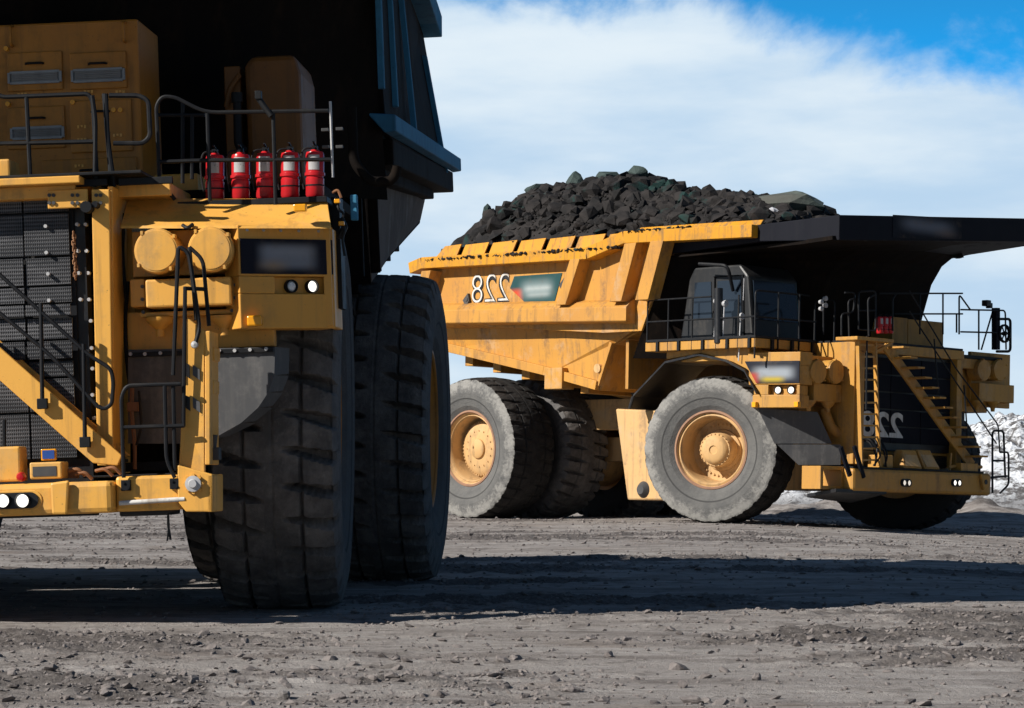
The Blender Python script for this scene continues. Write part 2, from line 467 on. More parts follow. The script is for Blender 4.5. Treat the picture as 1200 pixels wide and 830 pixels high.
def ground_h(x, y, detail=True):
    x = np.asarray(x, float); y = np.asarray(y, float)
    g = -.06 * np.log1p(np.exp((x - 6.2) * 1.5)) / 1.5 * np.exp(-((y - 62) / 40) ** 2 * .6)
    if detail:
        churn = churn_f(x, y)
        near = 1 / (1 + (y / 70) ** 2)
        d = .035 * fbm(x * .12, y * .5, 1, 3) + .022 * fbm(x * .5, y * 1.9, 2, 4)
        d += (.010 + .105 * churn) * fbm(x * 2.4, y * 3.4, 3, 5, .62) * near ** .3
        d += .11 * churn * np.clip(vnoise(x * 5.5, y * 6.5, 51) * .6 + vnoise(x * 11, y * 12, 52) * .4 - .5, 0, 1) * near ** .3
        rut = np.sin(y * 2.1 + fbm(x * .06, y * .1, 9, 2) * 3)
        d += .018 * rut * sstep(0, .3, fbm(x * .05, y * .2, 8, 2) + .1)
        for (a, b) in TYRES:
            d *= 1 - .8 * np.exp(-(((x - a) / 1.3) ** 2 + ((y - b) / 1.3) ** 2))
        g = g + d
    # mound of dirt beyond the loaded truck and the churned berm in front of the snow
    m1 = 1.15 * np.exp(-(((x - 4.1) / 1.5) ** 2 + ((y - 92) / 3.) ** 2)) * (1 + .35 * fbm(x * 1.4, y * .9, 21, 4))
    m2 = .75 * np.exp(-((y - 96) / 4) ** 2) * sstep(6, 11, x) * (.7 + .6 * fbm(x * .8, y * .5, 22, 5)) 
    return g + np.maximum(m1, 0) + np.maximum(m2, 0)
def axis_pts(lo, flo, fhi, hi, d, grow):
    a = list(np.arange(flo, fhi, d))
    st = d; p = flo; left = []
    while p > lo: st *= grow; p -= st; left.append(p)
    st = d; p = a[-1]; right = []
    while p < hi: st *= grow; p += st; right.append(p)
    return np.array(left[::-1] + a + right)
def grid_mesh(name, xs, ys, Z, mat, smooth=True):
    nx, ny = len(xs), len(ys)
    X, Y = np.meshgrid(xs, ys)
    co_ = np.stack([X, Y, Z], -1).reshape(-1, 3).astype(np.float32)
    i = np.arange(nx * ny).reshape(ny, nx)
    q = np.stack([i[:-1, :-1], i[:-1, 1:], i[1:, 1:], i[1:, :-1]], -1).reshape(-1, 4).astype(np.int32)
    me = bpy.data.meshes.new(name)
    me.vertices.add(len(co_)); me.vertices.foreach_set('co', co_.ravel())
    me.loops.add(q.size); me.loops.foreach_set('vertex_index', q.ravel())
    me.polygons.add(len(q)); me.polygons.foreach_set('loop_start', np.arange(0, q.size, 4, dtype=np.int32))
    me.polygons.foreach_set('use_smooth', np.full(len(q), smooth))
    me.materials.append(M[mat]); me.update(calc_edges=True)
    o = bpy.data.objects.new(name, me); COL.objects.link(o)
    return o
xs = axis_pts(-2500, -6.5, 9.0, 2500, .045, 1.045)
ys = np.concatenate([axis_pts(-60, 15.5, 34, 34.1, .04, 1.05)[:-1]])
yy = [ys[-1]]; st = .04
while yy[-1] < 110: st = min(st * 1.008, .3); yy.append(yy[-1] + st)
while yy[-1] < 4000: st *= 1.08; yy.append(yy[-1] + st)
ys = np.concatenate([ys, np.array(yy[1:])])
GX, GY = np.meshgrid(xs, ys)
gobj = tag(grid_mesh('ground', xs, ys, ground_h(GX, GY), 'ground'), kind='structure')
at = gobj.data.attributes.new('churn', 'FLOAT', 'POINT')
at.data.foreach_set('value', churn_f(GX, GY).ravel().astype(np.float32))

# snow covered rubble bank behind the loaded truck
bx_ = np.arange(8.0, 60, .16); by_ = np.arange(100, 132, .2)
BX, BY = np.meshgrid(bx_, by_)
prof = sstep(100, 110, BY) * (1 - .25 * sstep(118, 132, BY))
hgt = (2.2 + 1.7 * sstep(10, 26, BX) + .9 * fbm(BX * .12, BY * .12, 31, 3)) * sstep(8, 13, BX)
rough_ = .55 * fbm(BX * .8, BY * .8, 32, 5, .6) + .35 * np.abs(fbm(BX * 1.7, BY * 1.7, 33, 3))
BZ = prof * hgt + rough_ * prof * sstep(8, 12, BX) - .35
tag(grid_mesh('snow_bank', bx_, by_, BZ, 'snow', False), kind='structure')

# ------------------------------------------------------------------ tyres and wheels (axis = local y, outer side = +y)
RT = 2.0
def tyre_obj(mat, R_=RT, shoulder=.8, fill=1):
    NP, SUB = 34, 16
    nth = NP * SUB
    prof = [(-.50, 1.04), (-.60, 1.06), (-.69, 1.19), (-.745, 1.40), (-.765, 1.55), (-.755, 1.68), (-.73, 1.79), (-.71, 1.87), (-.685, 1.925)]
    tr = [(-.66 + 1.32 * k / 44) for k in range(45)]
    full = prof + [(y, None) for y in tr] + [(-y, r) for (y, r) in prof[::-1]]
    ky = R_ / 2.0
    V = np.zeros((nth, len(full), 3)); rnd = np.random.RandomState(4)
    th = np.arange(nth) / nth * 2 * math.pi
    jit = rnd.uniform(-.06, .06, NP)
    for j, (y, r) in enumerate(full):
        u = abs(y) / .66; right = y > 0
        base = r if r else R_ - .05 * (y / .66) ** 2 - .02 * max(0, (abs(y) - .5) / .16) ** 2
        if r: base = r * ky
        ph = th / (2 * math.pi) * NP + (.5 if right else 0) + (.30 if right else -.30) * min(u, 1.1) ** 1.5 * 1.0
        dist = np.abs(ph - np.round(ph)) * (2 * math.pi * R_ / NP)
        uu = min(max((u - .18) / .82, 0), 1)
        hw = .016 + .044 * uu
        dep = .17 * min(max((u - .16) / .25, 0), 1)
        if r: dep *= max(0, (r - 1.74) / .19) * shoulder
        else: dep *= fill
        gro = dep * np.clip((hw + .014 - dist) / .016, 0, 1)
        if not r and abs(u - .5) < .025: gro = np.maximum(gro, .06)
        if not r and u < .03: gro = np.maximum(gro, .012)
        rad = base - gro
        if not r or r > 1.7: rad = rad + .010 * (vnoise(th * 40, np.full(nth, y * 9.), 3) - .5) + .016 * (vnoise(th * 14, np.full(nth, y * 5. + 3), 8) - .5)
        V[:, j, 0] = rad * np.cos(th); V[:, j, 2] = rad * np.sin(th); V[:, j, 1] = y
    m_ = len(full)
    i = np.arange(nth * m_).reshape(nth, m_)
    i2 = np.roll(i, -1, 0)
    q = np.stack([i[:, :-1], i2[:, :-1], i2[:, 1:], i[:, 1:]], -1).reshape(-1, 4)[:, ::-1].astype(np.int32)
    me = bpy.data.meshes.new('tyre')
    co_ = V.reshape(-1, 3).astype(np.float32)
    me.vertices.add(len(co_)); me.vertices.foreach_set('co', co_.ravel())
    me.loops.add(q.size); me.loops.foreach_set('vertex_index', q.ravel())
    me.polygons.add(len(q)); me.polygons.foreach_set('loop_start', np.arange(0, q.size, 4, dtype=np.int32))
    me.polygons.foreach_set('use_smooth', np.full(len(q), False))
    me.materials.append(M[mat]); me.update(calc_edges=True)
    return me
TYRE_ME = {'tyre_dusty': tyre_obj('tyre_dusty', 2.0, .10, .28), 'tyre_dark': tyre_obj('tyre_dark', 2.02)}
def bolt_ring(mb, r, y, n, br, h_):
    for k in range(n):
        a = 2 * math.pi * k / n
        mb.cyl((r * math.cos(a), 0, r * math.sin(a)), br, y, y + h_, 'y', 6)
    return mb
def rim_mesh(kind):
    mb = MB()
    if kind == 'front':
        mb.lathe([(1.12, .50), (1.13, .56), (1.11, .60), (1.07, .61), (1.04, .58), (1.03, .54)], n=72)
        mb.lathe([(1.03, .54), (1.0, .56), (.97, .565), (.945, .53), (.93, .46), (.90, .10), (.87, -.12)], n=72)
        mb.lathe([(.87, -.12), (.60, -.16), (.42, -.14), (.40, -.1)], n=72)
    else:
        mb.lathe([(1.12, .50), (1.13, .56), (1.11, .60), (1.07, .61), (1.03, .57), (1.0, .52)], n=72)
        mb.lathe([(1.0, .52), (.97, .54), (.95, .52), (.93, .44), (.90, .02)], n=72)
        mb.lathe([(.90, .02), (.72, 0)], n=72)
    mb.lathe([(1.12, .50), (1.12, -.5)], n=72)
    mb.lathe([(1.12, -.5), (.3, -.5)], n=48)
    mb.v = [(v[0] * .95, v[1], v[2] * .95) for v in mb.v]
    return mb
def hub_mesh(kind):
    mb = MB()
    if kind == 'front':
        mb.lathe([(.56, -.15), (.55, -.10), (.47, -.08), (.46, .30), (.43, .34), (.40, .345)], n=48)
        mb.lathe([(.40, .345), (.36, .42), (.27, .46), (.12, .47), (.10, .44), (.0001, .44)], n=48)
        bolt_ring(mb, .43, .34, 24, .018, .03); bolt_ring(mb, .70, -.15, 36, .03, .05)
    else:
        mb.lathe([(.78, 0), (.77, .16), (.72, .22), (.60, .26), (.44, .30), (.28, .31), (.27, .36), (.22, .39), (.0001, .40)], n=56)
        bolt_ring(mb, .745, .19, 48, .02, .03); bolt_ring(mb, .5, .28, 16, .02, .03)
        mb.cyl((.12, 0, .05), .035, .39, .42, 'y', 8)
    return mb
WPROTO = {}
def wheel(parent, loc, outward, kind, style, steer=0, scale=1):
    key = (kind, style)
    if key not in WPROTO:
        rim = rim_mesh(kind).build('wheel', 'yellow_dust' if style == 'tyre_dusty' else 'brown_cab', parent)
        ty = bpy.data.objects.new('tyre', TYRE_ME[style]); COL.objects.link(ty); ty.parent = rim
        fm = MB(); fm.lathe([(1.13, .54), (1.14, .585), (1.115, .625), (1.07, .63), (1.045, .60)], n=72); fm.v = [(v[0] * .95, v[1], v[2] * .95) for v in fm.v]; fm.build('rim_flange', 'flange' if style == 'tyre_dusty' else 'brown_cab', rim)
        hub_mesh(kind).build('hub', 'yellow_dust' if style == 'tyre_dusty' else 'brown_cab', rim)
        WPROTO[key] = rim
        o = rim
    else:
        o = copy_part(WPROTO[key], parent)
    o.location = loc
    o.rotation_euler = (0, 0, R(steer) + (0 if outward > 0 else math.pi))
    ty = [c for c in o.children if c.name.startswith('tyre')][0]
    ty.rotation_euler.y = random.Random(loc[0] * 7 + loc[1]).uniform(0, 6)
    return o

# ------------------------------------------------------------------ dump body (shared shape; paint differs)
def dump_body(root, roll, paint_m, canopy_m, wall_m, rail_m, plates=True, sides=(-1, 1), fz=(8.0, 8.0), nfront=4.1, lean=0, rib_m=None, ribd=.46, asym=False, lower_m=None):
    """steel tray: two ribbed sides, rails, sloped floor, front wall and canopy"""
    body = MB(); hops = []
    def ln(x, z): return lean * max(0, (z - 5.4) / 2.4) * min(1, max(0, (-2.5 - x) / 8))
    up_ = .5 if lean else 0
    prof = [(-11.75, 5.75), (-12.0, 7.5 + up_), (-4.5, 7.42 + up_), (-3.05, 7.78), (-1.6, 7.78), (-1.85, 7.05), (-2.7, 5.2), (-4.2, 5.2)]
    for s in (-1, 1):
        body.plate([(x, s * (4.30 - ln(x, z)), z) for x, z in prof], (0, -s * .08, 0))
        # hopper side below the lower rail, leaning in
        up = [(-11.7, 5.75), (-2.75, 5.30)]
        lo = [(-11.6, 4.98), (-6.93, 4.10), (-4.75, 3.62), (-4.2, 4.85)]
        pts = [(-11.7, s * 4.05, 5.82), (-11.55, s * 3.85, 4.98), (-6.93, s * 3.85, 4.10), (-4.75, s * 3.85, 3.62), (-4.2, s * 3.9, 4.9), (-2.75, s * 4.05, 5.5)]
        hop = MB(); hops.append(hop)
        (hop if lean else body).plate(pts, (0, -s * .07, 0))
        # bottom flange of the hopper
        for a, b in ((pts[1], pts[2]), (pts[2], pts[3])):
            if not lean: body.bar((a[0], s * 3.93, a[2] + .12), (b[0], s * 3.93, b[2] + .12), .20, .26)
        body.bar((-4.75, s * 3.9, 3.75), (-4.2, s * 3.95, 4.95), .12, .12)
    # floor and tail
    fl = [(-12.1, 5.35), (-11.6, 4.95), (-6.93, 4.08), (-4.75, 3.6), (-4.2, 4.88), (-2.72, 5.42)]
    for (a, b) in zip(fl[:-1], fl[1:]):
        body.plate([(a[0], -3.84, a[1]), (a[0], 3.84, a[1]), (b[0], 3.84, b[1]), (b[0], -3.84, b[1])], (0, 0, .12))
    for k in range(5):          # cross bolsters under the floor
        x = -10.8 + k * 1.25
        z = 4.95 + (x + 11.6) * (4.08 - 4.95) / 4.67
        body.box((x, -3.6, z - .32), (x + .35, 3.6, z))
    for y in (-1.1, 1.1): body.bar((-11, y, 4.62), (-4.6, y, 3.42), .45, .45)
    body.box((-3.72, -3.88, 3.62), (-3.6, 3.88, 5.0))
    if asym: body.plate([(-2.4, 4.1, 5.2), (-.2, 4.1, 5.2), (.35, 4.1, 7.2), (-1.8, 4.1, 7.4)], (0, .06, 0))
    b = body.build('dump_body', paint_m, root, .012)
    b.rotation_euler.x = roll
    for hop in hops:
        if lean: hop.build('hopper_side', 'caked_mud', b, .02)
    # rails
    for s in sides:
        rl = MB()
        path = [(-12.15, 7.42 + up_), (-11.6, 7.55 + up_), (-4.5, 7.44 + up_), (-3.05, 7.80), (1.76 if s < 0 or not asym else -1.4, 7.68)]
        for (p, q) in zip(path[:-1], path[1:]):
            rl.bar((p[0], s * ((4.50 if not lean else 4.38) - ln(p[0], p[1])), p[1]), (q[0], s * ((4.50 if not lean else 4.38) - ln(q[0], q[1])), q[1]), .50 if not lean else .42, .34, (0, 0, 1))
        rl.build('top_rail', rail_m, b, .015)
        lr = MB()
        # lower rail: sloping shelf above, undercut below
        for (x0, x1, z0, z1) in ((-11.8, -2.95, 5.74, 5.47),) if not lean else ((-12.2, -2.5, 5.76, 5.18),):
            sec = [(4.22, .66), (4.48, .55), (4.66, .38), (4.66, 0), (4.0, -.12)] if not lean else [(4.1, .22), (4.43, .19), (4.43, 0), (4.3, -.015)]
            vs = [(x0, s * y, z0 + z) for y, z in sec] + [(x1, s * y, z1 + z) for y, z in sec]
            n = len(sec)
            fs = [(i, i + 1, i + 1 + n, i + n) if s < 0 else (i + 1, i, i + n, i + 1 + n) for i in range(n - 1)]
            fs.append((n - 1, 0, n, 2 * n - 1) if s < 0 else (0, n - 1, 2 * n - 1, n)); fs += [tuple(range(n)), tuple(range(2 * n - 1, n - 1, -1))]
            lr.add(vs, fs)
        lr.build('lower_rail', lower_m or paint_m, b, .015)
        if lean:
            ub = MB(); ub.bar((-12.0, s * 4.14, 5.58), (-3.2, s * 4.14, 5.03), .36, .30); ub.bar((-11.0, s * 3.98, 5.34), (-3.4, s * 3.98, 4.84), .26, .2); ub.build('stiffener', paint_m, b, .02)
        for (x, w) in (((-11.55, .42), (-5.15, .40), (-2.98, .46), (-1.98, .5)) if not lean else ((-10.9, .10), (-6.0, .10), (-3.6, .10), (-2.05, .10))):
            rb = MB()
            slant = .55 if x > -11 else .5
            zt = 7.30 if x < -4 else 7.62
            zb = 6.02 if not lean else 5.6
            if lean: slant = .02
            for_ = [(x - slant, s * 4.30, zb), (x - slant + w, s * 4.30, zb), (x + w, s * 4.30, zt), (x, s * 4.30, zt)]
            for_ = [(q[0], s * (4.30 - ln(q[0], q[2])), q[2]) for q in for_]
            vs = for_ + [(q[0], q[1] + s * ribd, q[2]) for q in for_]
            f = [(4, 5, 6, 7), (0, 4, 7, 3), (1, 2, 6, 5), (0, 1, 5, 4), (3, 7, 6, 2)]
            if s > 0: f = [t[::-1] for t in f]
            rb.add(vs, f)
            rb.build('rib', rib_m or paint_m, b, .012)
        if plates:
            MB().plate([(-11.5, s * 4.2, 7.5), (-2.9, s * 4.2, 7.5), (-2.9, s * 4.2, 8.02), (-11.3, s * 4.2, 8.0)], (0, -s * .04, 0)).build('liner_plate', wall_m, b)
            n = 7
            for k in range(n):
                x0 = -11.45 + k * 1.22
                x1 = x0 + 1.10
                zb = 7.62 - .013 * k
                ext = .25 if k == n - 1 else 0
                pts = [(x0 - .02, s * 4.40, zb), (x1 + ext - .10, s * 4.40, zb + ext * .8), (x1 + ext + .04, s * 4.28, zb + .46), (x0 + .10 + (.3 if k == 0 else 0), s * 4.28, zb + .44)]
                MB().plate(pts, (0, -s * .05, 0)).build('sideboard_plate', rail_m, b, .008)
            pl = MB()
            pl.plate([(-3.0, s * 4.40, 7.9), (-.2, s * 4.40, 7.86), (1.72, s * 4.40, 7.84), (1.72, s * 4.25, 8.02), (-.2, s * 4.25, 8.06), (-2.85, s * 4.25, 8.1)], (0, -s * .05, 0))
            pl.build('sideboard_plate', rail_m, b, .008)
    # front wall, bowed out in plan, and the canopy over the deck
    cn = MB()
    wall = [(.15, 4.45), (.42, 5.2), (.70, 6.1), (.98, 6.72), (1.35, 7.02), (2.0, 7.2), (3.0, 7.3), (4.15, 7.36)]
    hw = 4.25
    NY = 13
    def wall_pt(k, yy_):
        x, z = wall[k]
        t_ = max(0, (abs(yy_) - 1.0) / (hw - 1.0)) ** 1.2
        xe = -2.72 + (z - 5.2) * .46
        if yy_ > 0 and asym: xe = x - .3
        if k >= 6: xe = x
        tilt = (fz[1] - fz[0]) * (yy_ + 4) / 8 * min(1, max(0, (k - 2) / 3))
        return (x + (xe - x) * t_, yy_, z + tilt)
    ysw = [-hw + 2 * hw * j / (NY - 1) for j in range(NY)]
    vs = [wall_pt(k, y) for k in range(len(wall)) for y in ysw]
    fs = [(k * NY + j, k * NY + j + 1, (k + 1) * NY + j + 1, (k + 1) * NY + j) for k in range(len(wall) - 1) for j in range(NY - 1)]
    cn.add(vs, fs, False)
    w = cn.build('front_wall', wall_m, b)
    w.modifiers.new('thick', 'SOLIDIFY').thickness = .1
    ca = MB()
    xf = 4.35
    zl, zr = fz
    def top(y): return zl + (zr - zl) * (y + 4.0) / 8.0
    und = .66
    A = [(-1.7, -hw, 7.78), (1.76, -hw - .25, 7.86), (xf - .1, -nfront, top(-nfront)), (xf - .1, nfront - .2, top(nfront - .2)), (xf - .55, nfront + .75, top(nfront) - .25), (1.76, hw + .35, top(4.0) - .35), (-1.7, hw, 7.78)]
    B = [(-1.7, -hw, 7.3), (1.76, -hw - .25, 7.42), (xf - .1, -nfront, top(-nfront) - und), (xf - .1, nfront - .2, top(nfront - .2) - und), (xf - .55, nfront + .75, top(nfront) - .25 - .42), (1.76, hw + .35, top(4.0) - .35 - .5), (-1.7, hw, 7.3)]
    n = len(A)
    fs = [tuple(range(n))[::1], tuple(range(n, 2 * n))[::-1]] + [((i + 1) % n, i, i + n, (i + 1) % n + n) for i in range(n)]
    ca.add(A + B, fs)
    cao = ca.build('canopy', canopy_m, b, .02)
    return b, cao

# ------------------------------------------------------------------ shared truck parts
def handrails(root, roll, paths, r=.025, name='handrail', mat='rail'):
    out = []
    for p in paths:
        mb = MB()
        for line in (p if isinstance(p[0][0], tuple) else [p]): mb.tube(line, r, 8, .12)
        o = mb.build(name, mat, root)
        if roll is not None: o.rotation_euler.x = roll
        out.append(o)
    return out
def lamp(parent, c, r, on, nrm=(1, 0, 0), roll=None):
    """round lamp: bezel with lens as sub-part"""
    n = Vector(nrm).normalized()
    rot = Vector((1, 0, 0)).rotation_difference(n).to_matrix()
    mb = MB(); mb.lathe([(r * .9, -.05), (r * 1.12, -.05), (r * 1.18, .03), (r, .035), (r * .98, .0)], (0, 0, 0), 'x', 24)
    mb.v = [tuple(rot @ Vector(v) + Vector(c)) for v in mb.v]
    o = mb.build('headlight', 'rail', parent)
    l = MB(); l.lathe([(r * .98, .0), (r * .7, .022), (.0001, .03)], (0, 0, 0), 'x', 24)
    l.v = [tuple(rot @ Vector(v) + Vector(c)) for v in l.v]
    l.build('lens', on, o)
    if roll is not None: o.rotation_euler.x = roll
    return o
def capsule(mb, c, hw, hh, x0, x1, n=10):
    pts = []
    for k in range(n + 1):
        a = -math.pi / 2 + math.pi * k / n
        pts.append((hw - hh + hh * math.cos(a), hh * math.sin(a)))
    for k in range(n + 1):
        a = math.pi / 2 + math.pi * k / n
        pts.append((-hw + hh + hh * math.cos(a), hh * math.sin(a)))
    return mb.plate([(x0, c[1] + u, c[2] + v) for u, v in pts], (x1 - x0, 0, 0))
def extinguisher(loc, rz, label, group, k=1.0):
    t = empty('fire_extinguisher', loc, rz)
    tag(t, label, 'fire extinguisher', group)
    b = MB(); b.lathe([(.0001, 0), (.085 * k, 0), (.096 * k, .02 * k), (.096 * k, .19 * k), (.088 * k, .20 * k), (.088 * k, .215 * k), (.106 * k, .22 * k), (.106 * k, .25 * k), (.096 * k, .255 * k), (.096 * k, .44 * k), (.088 * k, .465 * k), (.05 * k, .475 * k), (.04 * k, .49 * k), (.0001, .49 * k)], (0, 0, 0), 'z', 28)
    b.build('cylinder', 'red', t)
    l = MB()
    n = 9; r = .0985 * k
    vs = [(r * math.cos(a), r * math.sin(a), z) for a in [(-.62 + 1.24 * i / (n - 1)) for i in range(n)] for z in (.275 * k, .43 * k)]
    l.add(vs, [(2 * i, 2 * i + 2, 2 * i + 3, 2 * i + 1) for i in range(n - 1)], True)
    l.build('paper_label', 'label_grey', t)
    v = MB(); v.box((-.02 * k, -.03 * k, .49 * k), (.03 * k, .03 * k, .53 * k)); v.bar((-.02 * k, 0, .54 * k), (.11 * k, 0, .56 * k), .02 * k, .012 * k); v.bar((-.02 * k, 0, .515 * k), (.10 * k, 0, .50 * k), .02 * k, .012 * k)
    v.build('valve', 'rail', t)
    h_ = MB(); h_.tube([(0, -.03 * k, .51 * k), (.02 * k, -.12 * k, .50 * k), (.03 * k, -.15 * k, .38 * k), (.03 * k, -.135 * k, .2 * k), (.03 * k, -.11 * k, .08 * k)], .011 * k, 8, .06 * k)
    h_.build('hose', 'rail', t)
    br = MB(); br.lathe([(.099 * k, .11 * k), (.101 * k, .11 * k), (.101 * k, .125 * k), (.099 * k, .125 * k)], (0, 0, 0), 'z', 28); br.box((-.12 * k, -.03 * k, .05 * k), (-.09 * k, .03 * k, .45 * k))
    br.build('bracket', 'rail', t)
    return t
RK = random.Random(11)
import bmesh
def hull_rock(rng, n=14, flat=.75):
    bm = bmesh.new()
    for _ in range(n):
        v = Vector((rng.gauss(0, 1), rng.gauss(0, 1), rng.gauss(0, 1))).normalized() * rng.uniform(.75, 1.0)
        bm.verts.new((v.x, v.y, v.z * flat))
    r = bmesh.ops.convex_hull(bm, input=bm.verts)
    bmesh.ops.delete(bm, geom=[g for g in r['geom_interior'] if isinstance(g, bmesh.types.BMVert)], context='VERTS')
    bm.verts.index_update()
    out = ([tuple(v.co) for v in bm.verts], [tuple(v.index for v in f.verts) for f in bm.faces])
    bm.free()
    return out
ROCKS = [hull_rock(RK, RK.choice((11, 14, 18, 24)), RK.uniform(.6, .95)) for _ in range(24)]
def put_rock(mb, c, s, rng, sq=(1, 1, 1)):
    vs, fs = rng.choice(ROCKS)
    e = Matrix.Rotation(rng.uniform(0, 6.28), 3, 'Z') @ Matrix.Rotation(rng.uniform(-.5, .5), 3, 'X') @ Matrix.Rotation(rng.uniform(-.5, .5), 3, 'Y')
    mb.add([tuple(Vector(c) + e @ (Vector((v[0] * sq[0], v[1] * sq[1], v[2] * sq[2])) * s)) for v in vs], fs)
def boulder_mesh(rng, size, n=40, sub=2):
    vs, fs = hull_rock(rng, n, .9)
    bm = bmesh.new()
    bv = [bm.verts.new(v) for v in vs]
    for f in fs:
        try: bm.faces.new([bv[i] for i in f])
        except ValueError: pass
    bmesh.ops.subdivide_edges(bm, edges=bm.edges, cuts=sub, use_grid_fill=True)
    for v in bm.verts: v.co *= 1 + rng.uniform(-.035, .035)
    mb = MB()
    bm.verts.index_update()
    mb.add([(v.co.x * size[0], v.co.y * size[1], v.co.z * size[2]) for v in bm.verts], [tuple(v.index for v in f.verts) for f in bm.faces])
    bm.free()
    return mb

# ================================================================== RIGHT: loaded yellow truck
RR = R(-1.5)
rt = empty('haul_truck', (8.494, 78.123, 0), R(-47))
tag(rt, 'yellow mining haul truck with a full load of dark ore, parked behind on the right', 'dump truck')
def rp(mb, name, mat, bevel=.012, parent=None):
    o = mb.build(name, mat, parent or rt, bevel)
    if parent is None: o.rotation_euler.x = RR
    return o
# wheels
wheel(rt, (-.34, -3.5, 1.985), -1, 'front', 'tyre_dusty', 19).scale = (1.015, 1.03, 1.015)
wheel(rt, (.25, 3.62, 1.66), 1, 'front', 'tyre_dusty', 25).scale = (1.09, 1.36, 1.0)
for (y, o_) in ((-3.85, -1), (-1.62, -1), (3.85, 1), (1.62, 1)):
    wheel(rt, (-9.4, y, 2.07 if y < 0 else 1.93), o_, 'rear', 'tyre_dusty' if y == -3.85 else 'tyre_dark').scale = (1.06, 1.16, 1.06)
# frame, axles, suspension
fr = MB()
for y in (-1.15, 1.15): fr.box((-10.2, y - .25, 2.6), (2.4, y + .25, 3.5))
for x in (-9.6, -5, -1.5, 1.5): fr.box((x, -1.2, 2.7), (x + .6, 1.2, 3.3))
fr.box((-1.2, -2.6, 2.9), (1.0, 2.6, 3.9))
rp(fr, 'chassis_frame', 'yellow_dust')
ax = MB(); ax.lathe([(.75, -3.3), (1.0, -1.3), (1.0, 1.3), (.75, 3.3)], (-9.4, 0, 1.95), 'y', 24)
ax.box((-9.4, -.6, 1.7), (-5, .6, 2.4))
rp(ax, 'rear_axle', 'yellow_dust')
for y in (-1, 1):
    mb = MB(); mb.cyl((0, y * 2.45, 0), .36, 1.2, 3.9, 'z'); mb.cyl((0, y * 2.45, 0), .5, 1.5, 2.3, 'z')
    mb.cyl((0, 0, 1.9), .4, y * 2.3, y * 3.2, 'y')
    rp(mb, 'suspension_strut', 'yellow_dust')
    mb = MB(); mb.tube([(-9.4, y * .9, 2.4), (-10.3, y * .9, 4.6)], .22, 14)
    rp(mb, 'rear_strut', 'grey_steel')
    mb = MB(); mb.tube([(-4.2, y * 1.75, 2.4), (-5.6, y * 1.75, 4.1)], .24, 14); mb.tube([(-4.2, y * 1.75, 2.4), (-5.0, y * 1.75, 3.3)], .32, 14)
    rp(mb, 'hoist_cylinder', 'grey_steel')
# side tanks
tk = MB()
tk.plate([(-4.274,-3.700,3.085), (-1.898,-3.700,2.976), (-1.902,-3.700,0.510), (-3.731,-3.700,0.496)], (0, 1.5, 0))
tko = rp(tk, 'side_tank', 'yellow_dust', .05)
mb = MB(); c = (-3.099,-3.700,0.788)
mb.lathe([(.0001, -.14), (.13, -.14), (.20, -.06), (.24, 0), (.0001, .02)], (c[0], c[1], c[2]), 'y', 20)
rp(mb, 'filler_cap', 'grey_steel', 0, tko)
tk = MB(); tk.box((-3.6, 2.2, .9), (-1.9, 3.7, 3.1)); rp(tk, 'side_tank', 'yellow_dust', .05)

# body with load
bodyR, canR = dump_body(rt, RR, 'yellow_body', 'blue_black', 'dark_body', 'yellow_deep', True, (-1, 1), (8.0, 8.62), 4.1, asym=True)
q0 = (-8.135,-4.330,6.248); q1 = (-9.760,-4.330,7.081)
q0 = (q0[0], -4.30, q0[2]); ex = q1[0] - q0[0]; ez = q1[2] - q0[2]
# the picture is mirrored, so the number reads backwards: u runs from its right end to its left end
text_mesh('228', lambda u, v, w: (q0[0] + u * ex, -4.318 - w * .3, q0[2] + v * ez), .01, .012).build('fleet_number', 'black', bodyR)
text_mesh('228', lambda u, v, w: (q0[0] + .02 + u * ex, -4.332 - w * .3, q0[2] + .025 + v * ez), .01, -.022).build('fleet_number', 'white', bodyR)
a = (-8.042,-4.300,7.021); b_ = (-5.934,-4.300,6.153)
ta, tb, tc, td, te = (-7.926,-4.305,6.990), (-5.916,-4.305,6.986), (-6.212,-4.305,6.164), (-7.394,-4.305,6.167), (-8.100,-4.305,6.648)
M['badge'] = sign_mat('body_badge', (0, 2), (ta[0], tc[2]), (tb[0], tb[2]), [(.06, .22, .10, .30, .07, (.62, .07, .025), .9), (.48, .50, .30, .26, .14, (.22, .28, .29), .9), (.50, .52, .26, .05, .08, (.42, .46, .46), .8), (.52, .30, .22, .04, .08, (.42, .46, .46), .6)], (.022, .07, .075))
MB().plate([ta, tb, tc, td, te], (0, -.012, 0)).build('badge', 'badge', bodyR)
for (px_) in ((-9.924,-4.300,6.380), (-5.806,-4.300,6.637)):
    mb = MB(); x, y, z = px_
    mb.plate([(x - .16, -4.3, z), (x + .06, -4.3, z + .2), (x + .13, -4.3, z - .02), (x + .0, -4.3, z - .22)], (0, -.1, 0)); mb.cyl((x + .02, 0, z + .02), .06, -4.30, -4.42, 'y', 12)
    mb.build('lifting_lug', 'grey_steel', bodyR, .01)
mb = MB(); c = (-4.722,-3.900,4.227); mb.cyl((c[0], 0, c[2]), .13, -3.8, -4.02, 'y', 16); mb.build('pivot_boss', 'yellow_dust', bodyR, .01)
mb = MB(); a = (-6.796,-3.900,4.283); b_ = (-6.068,-3.900,3.672); mb.box((a[0], -4.1, a[2]), (b_[0], -3.6, b_[2])); mb.build('rail_bracket', 'yellow_body', bodyR, .015)
a = (4.260,-1.936,7.681); b_ = (4.260,1.012,8.327)
M['canopy_sign'] = sign_mat('canopy_sign', (1, 2), (a[1], a[2]), (b_[1], b_[2]), [(.5, .5, .34, .24, .15, (.13, .14, .17), 1), (.78, .3, .1, .1, .14, (.20, .13, .09), .6)], (.009, .010, .016))
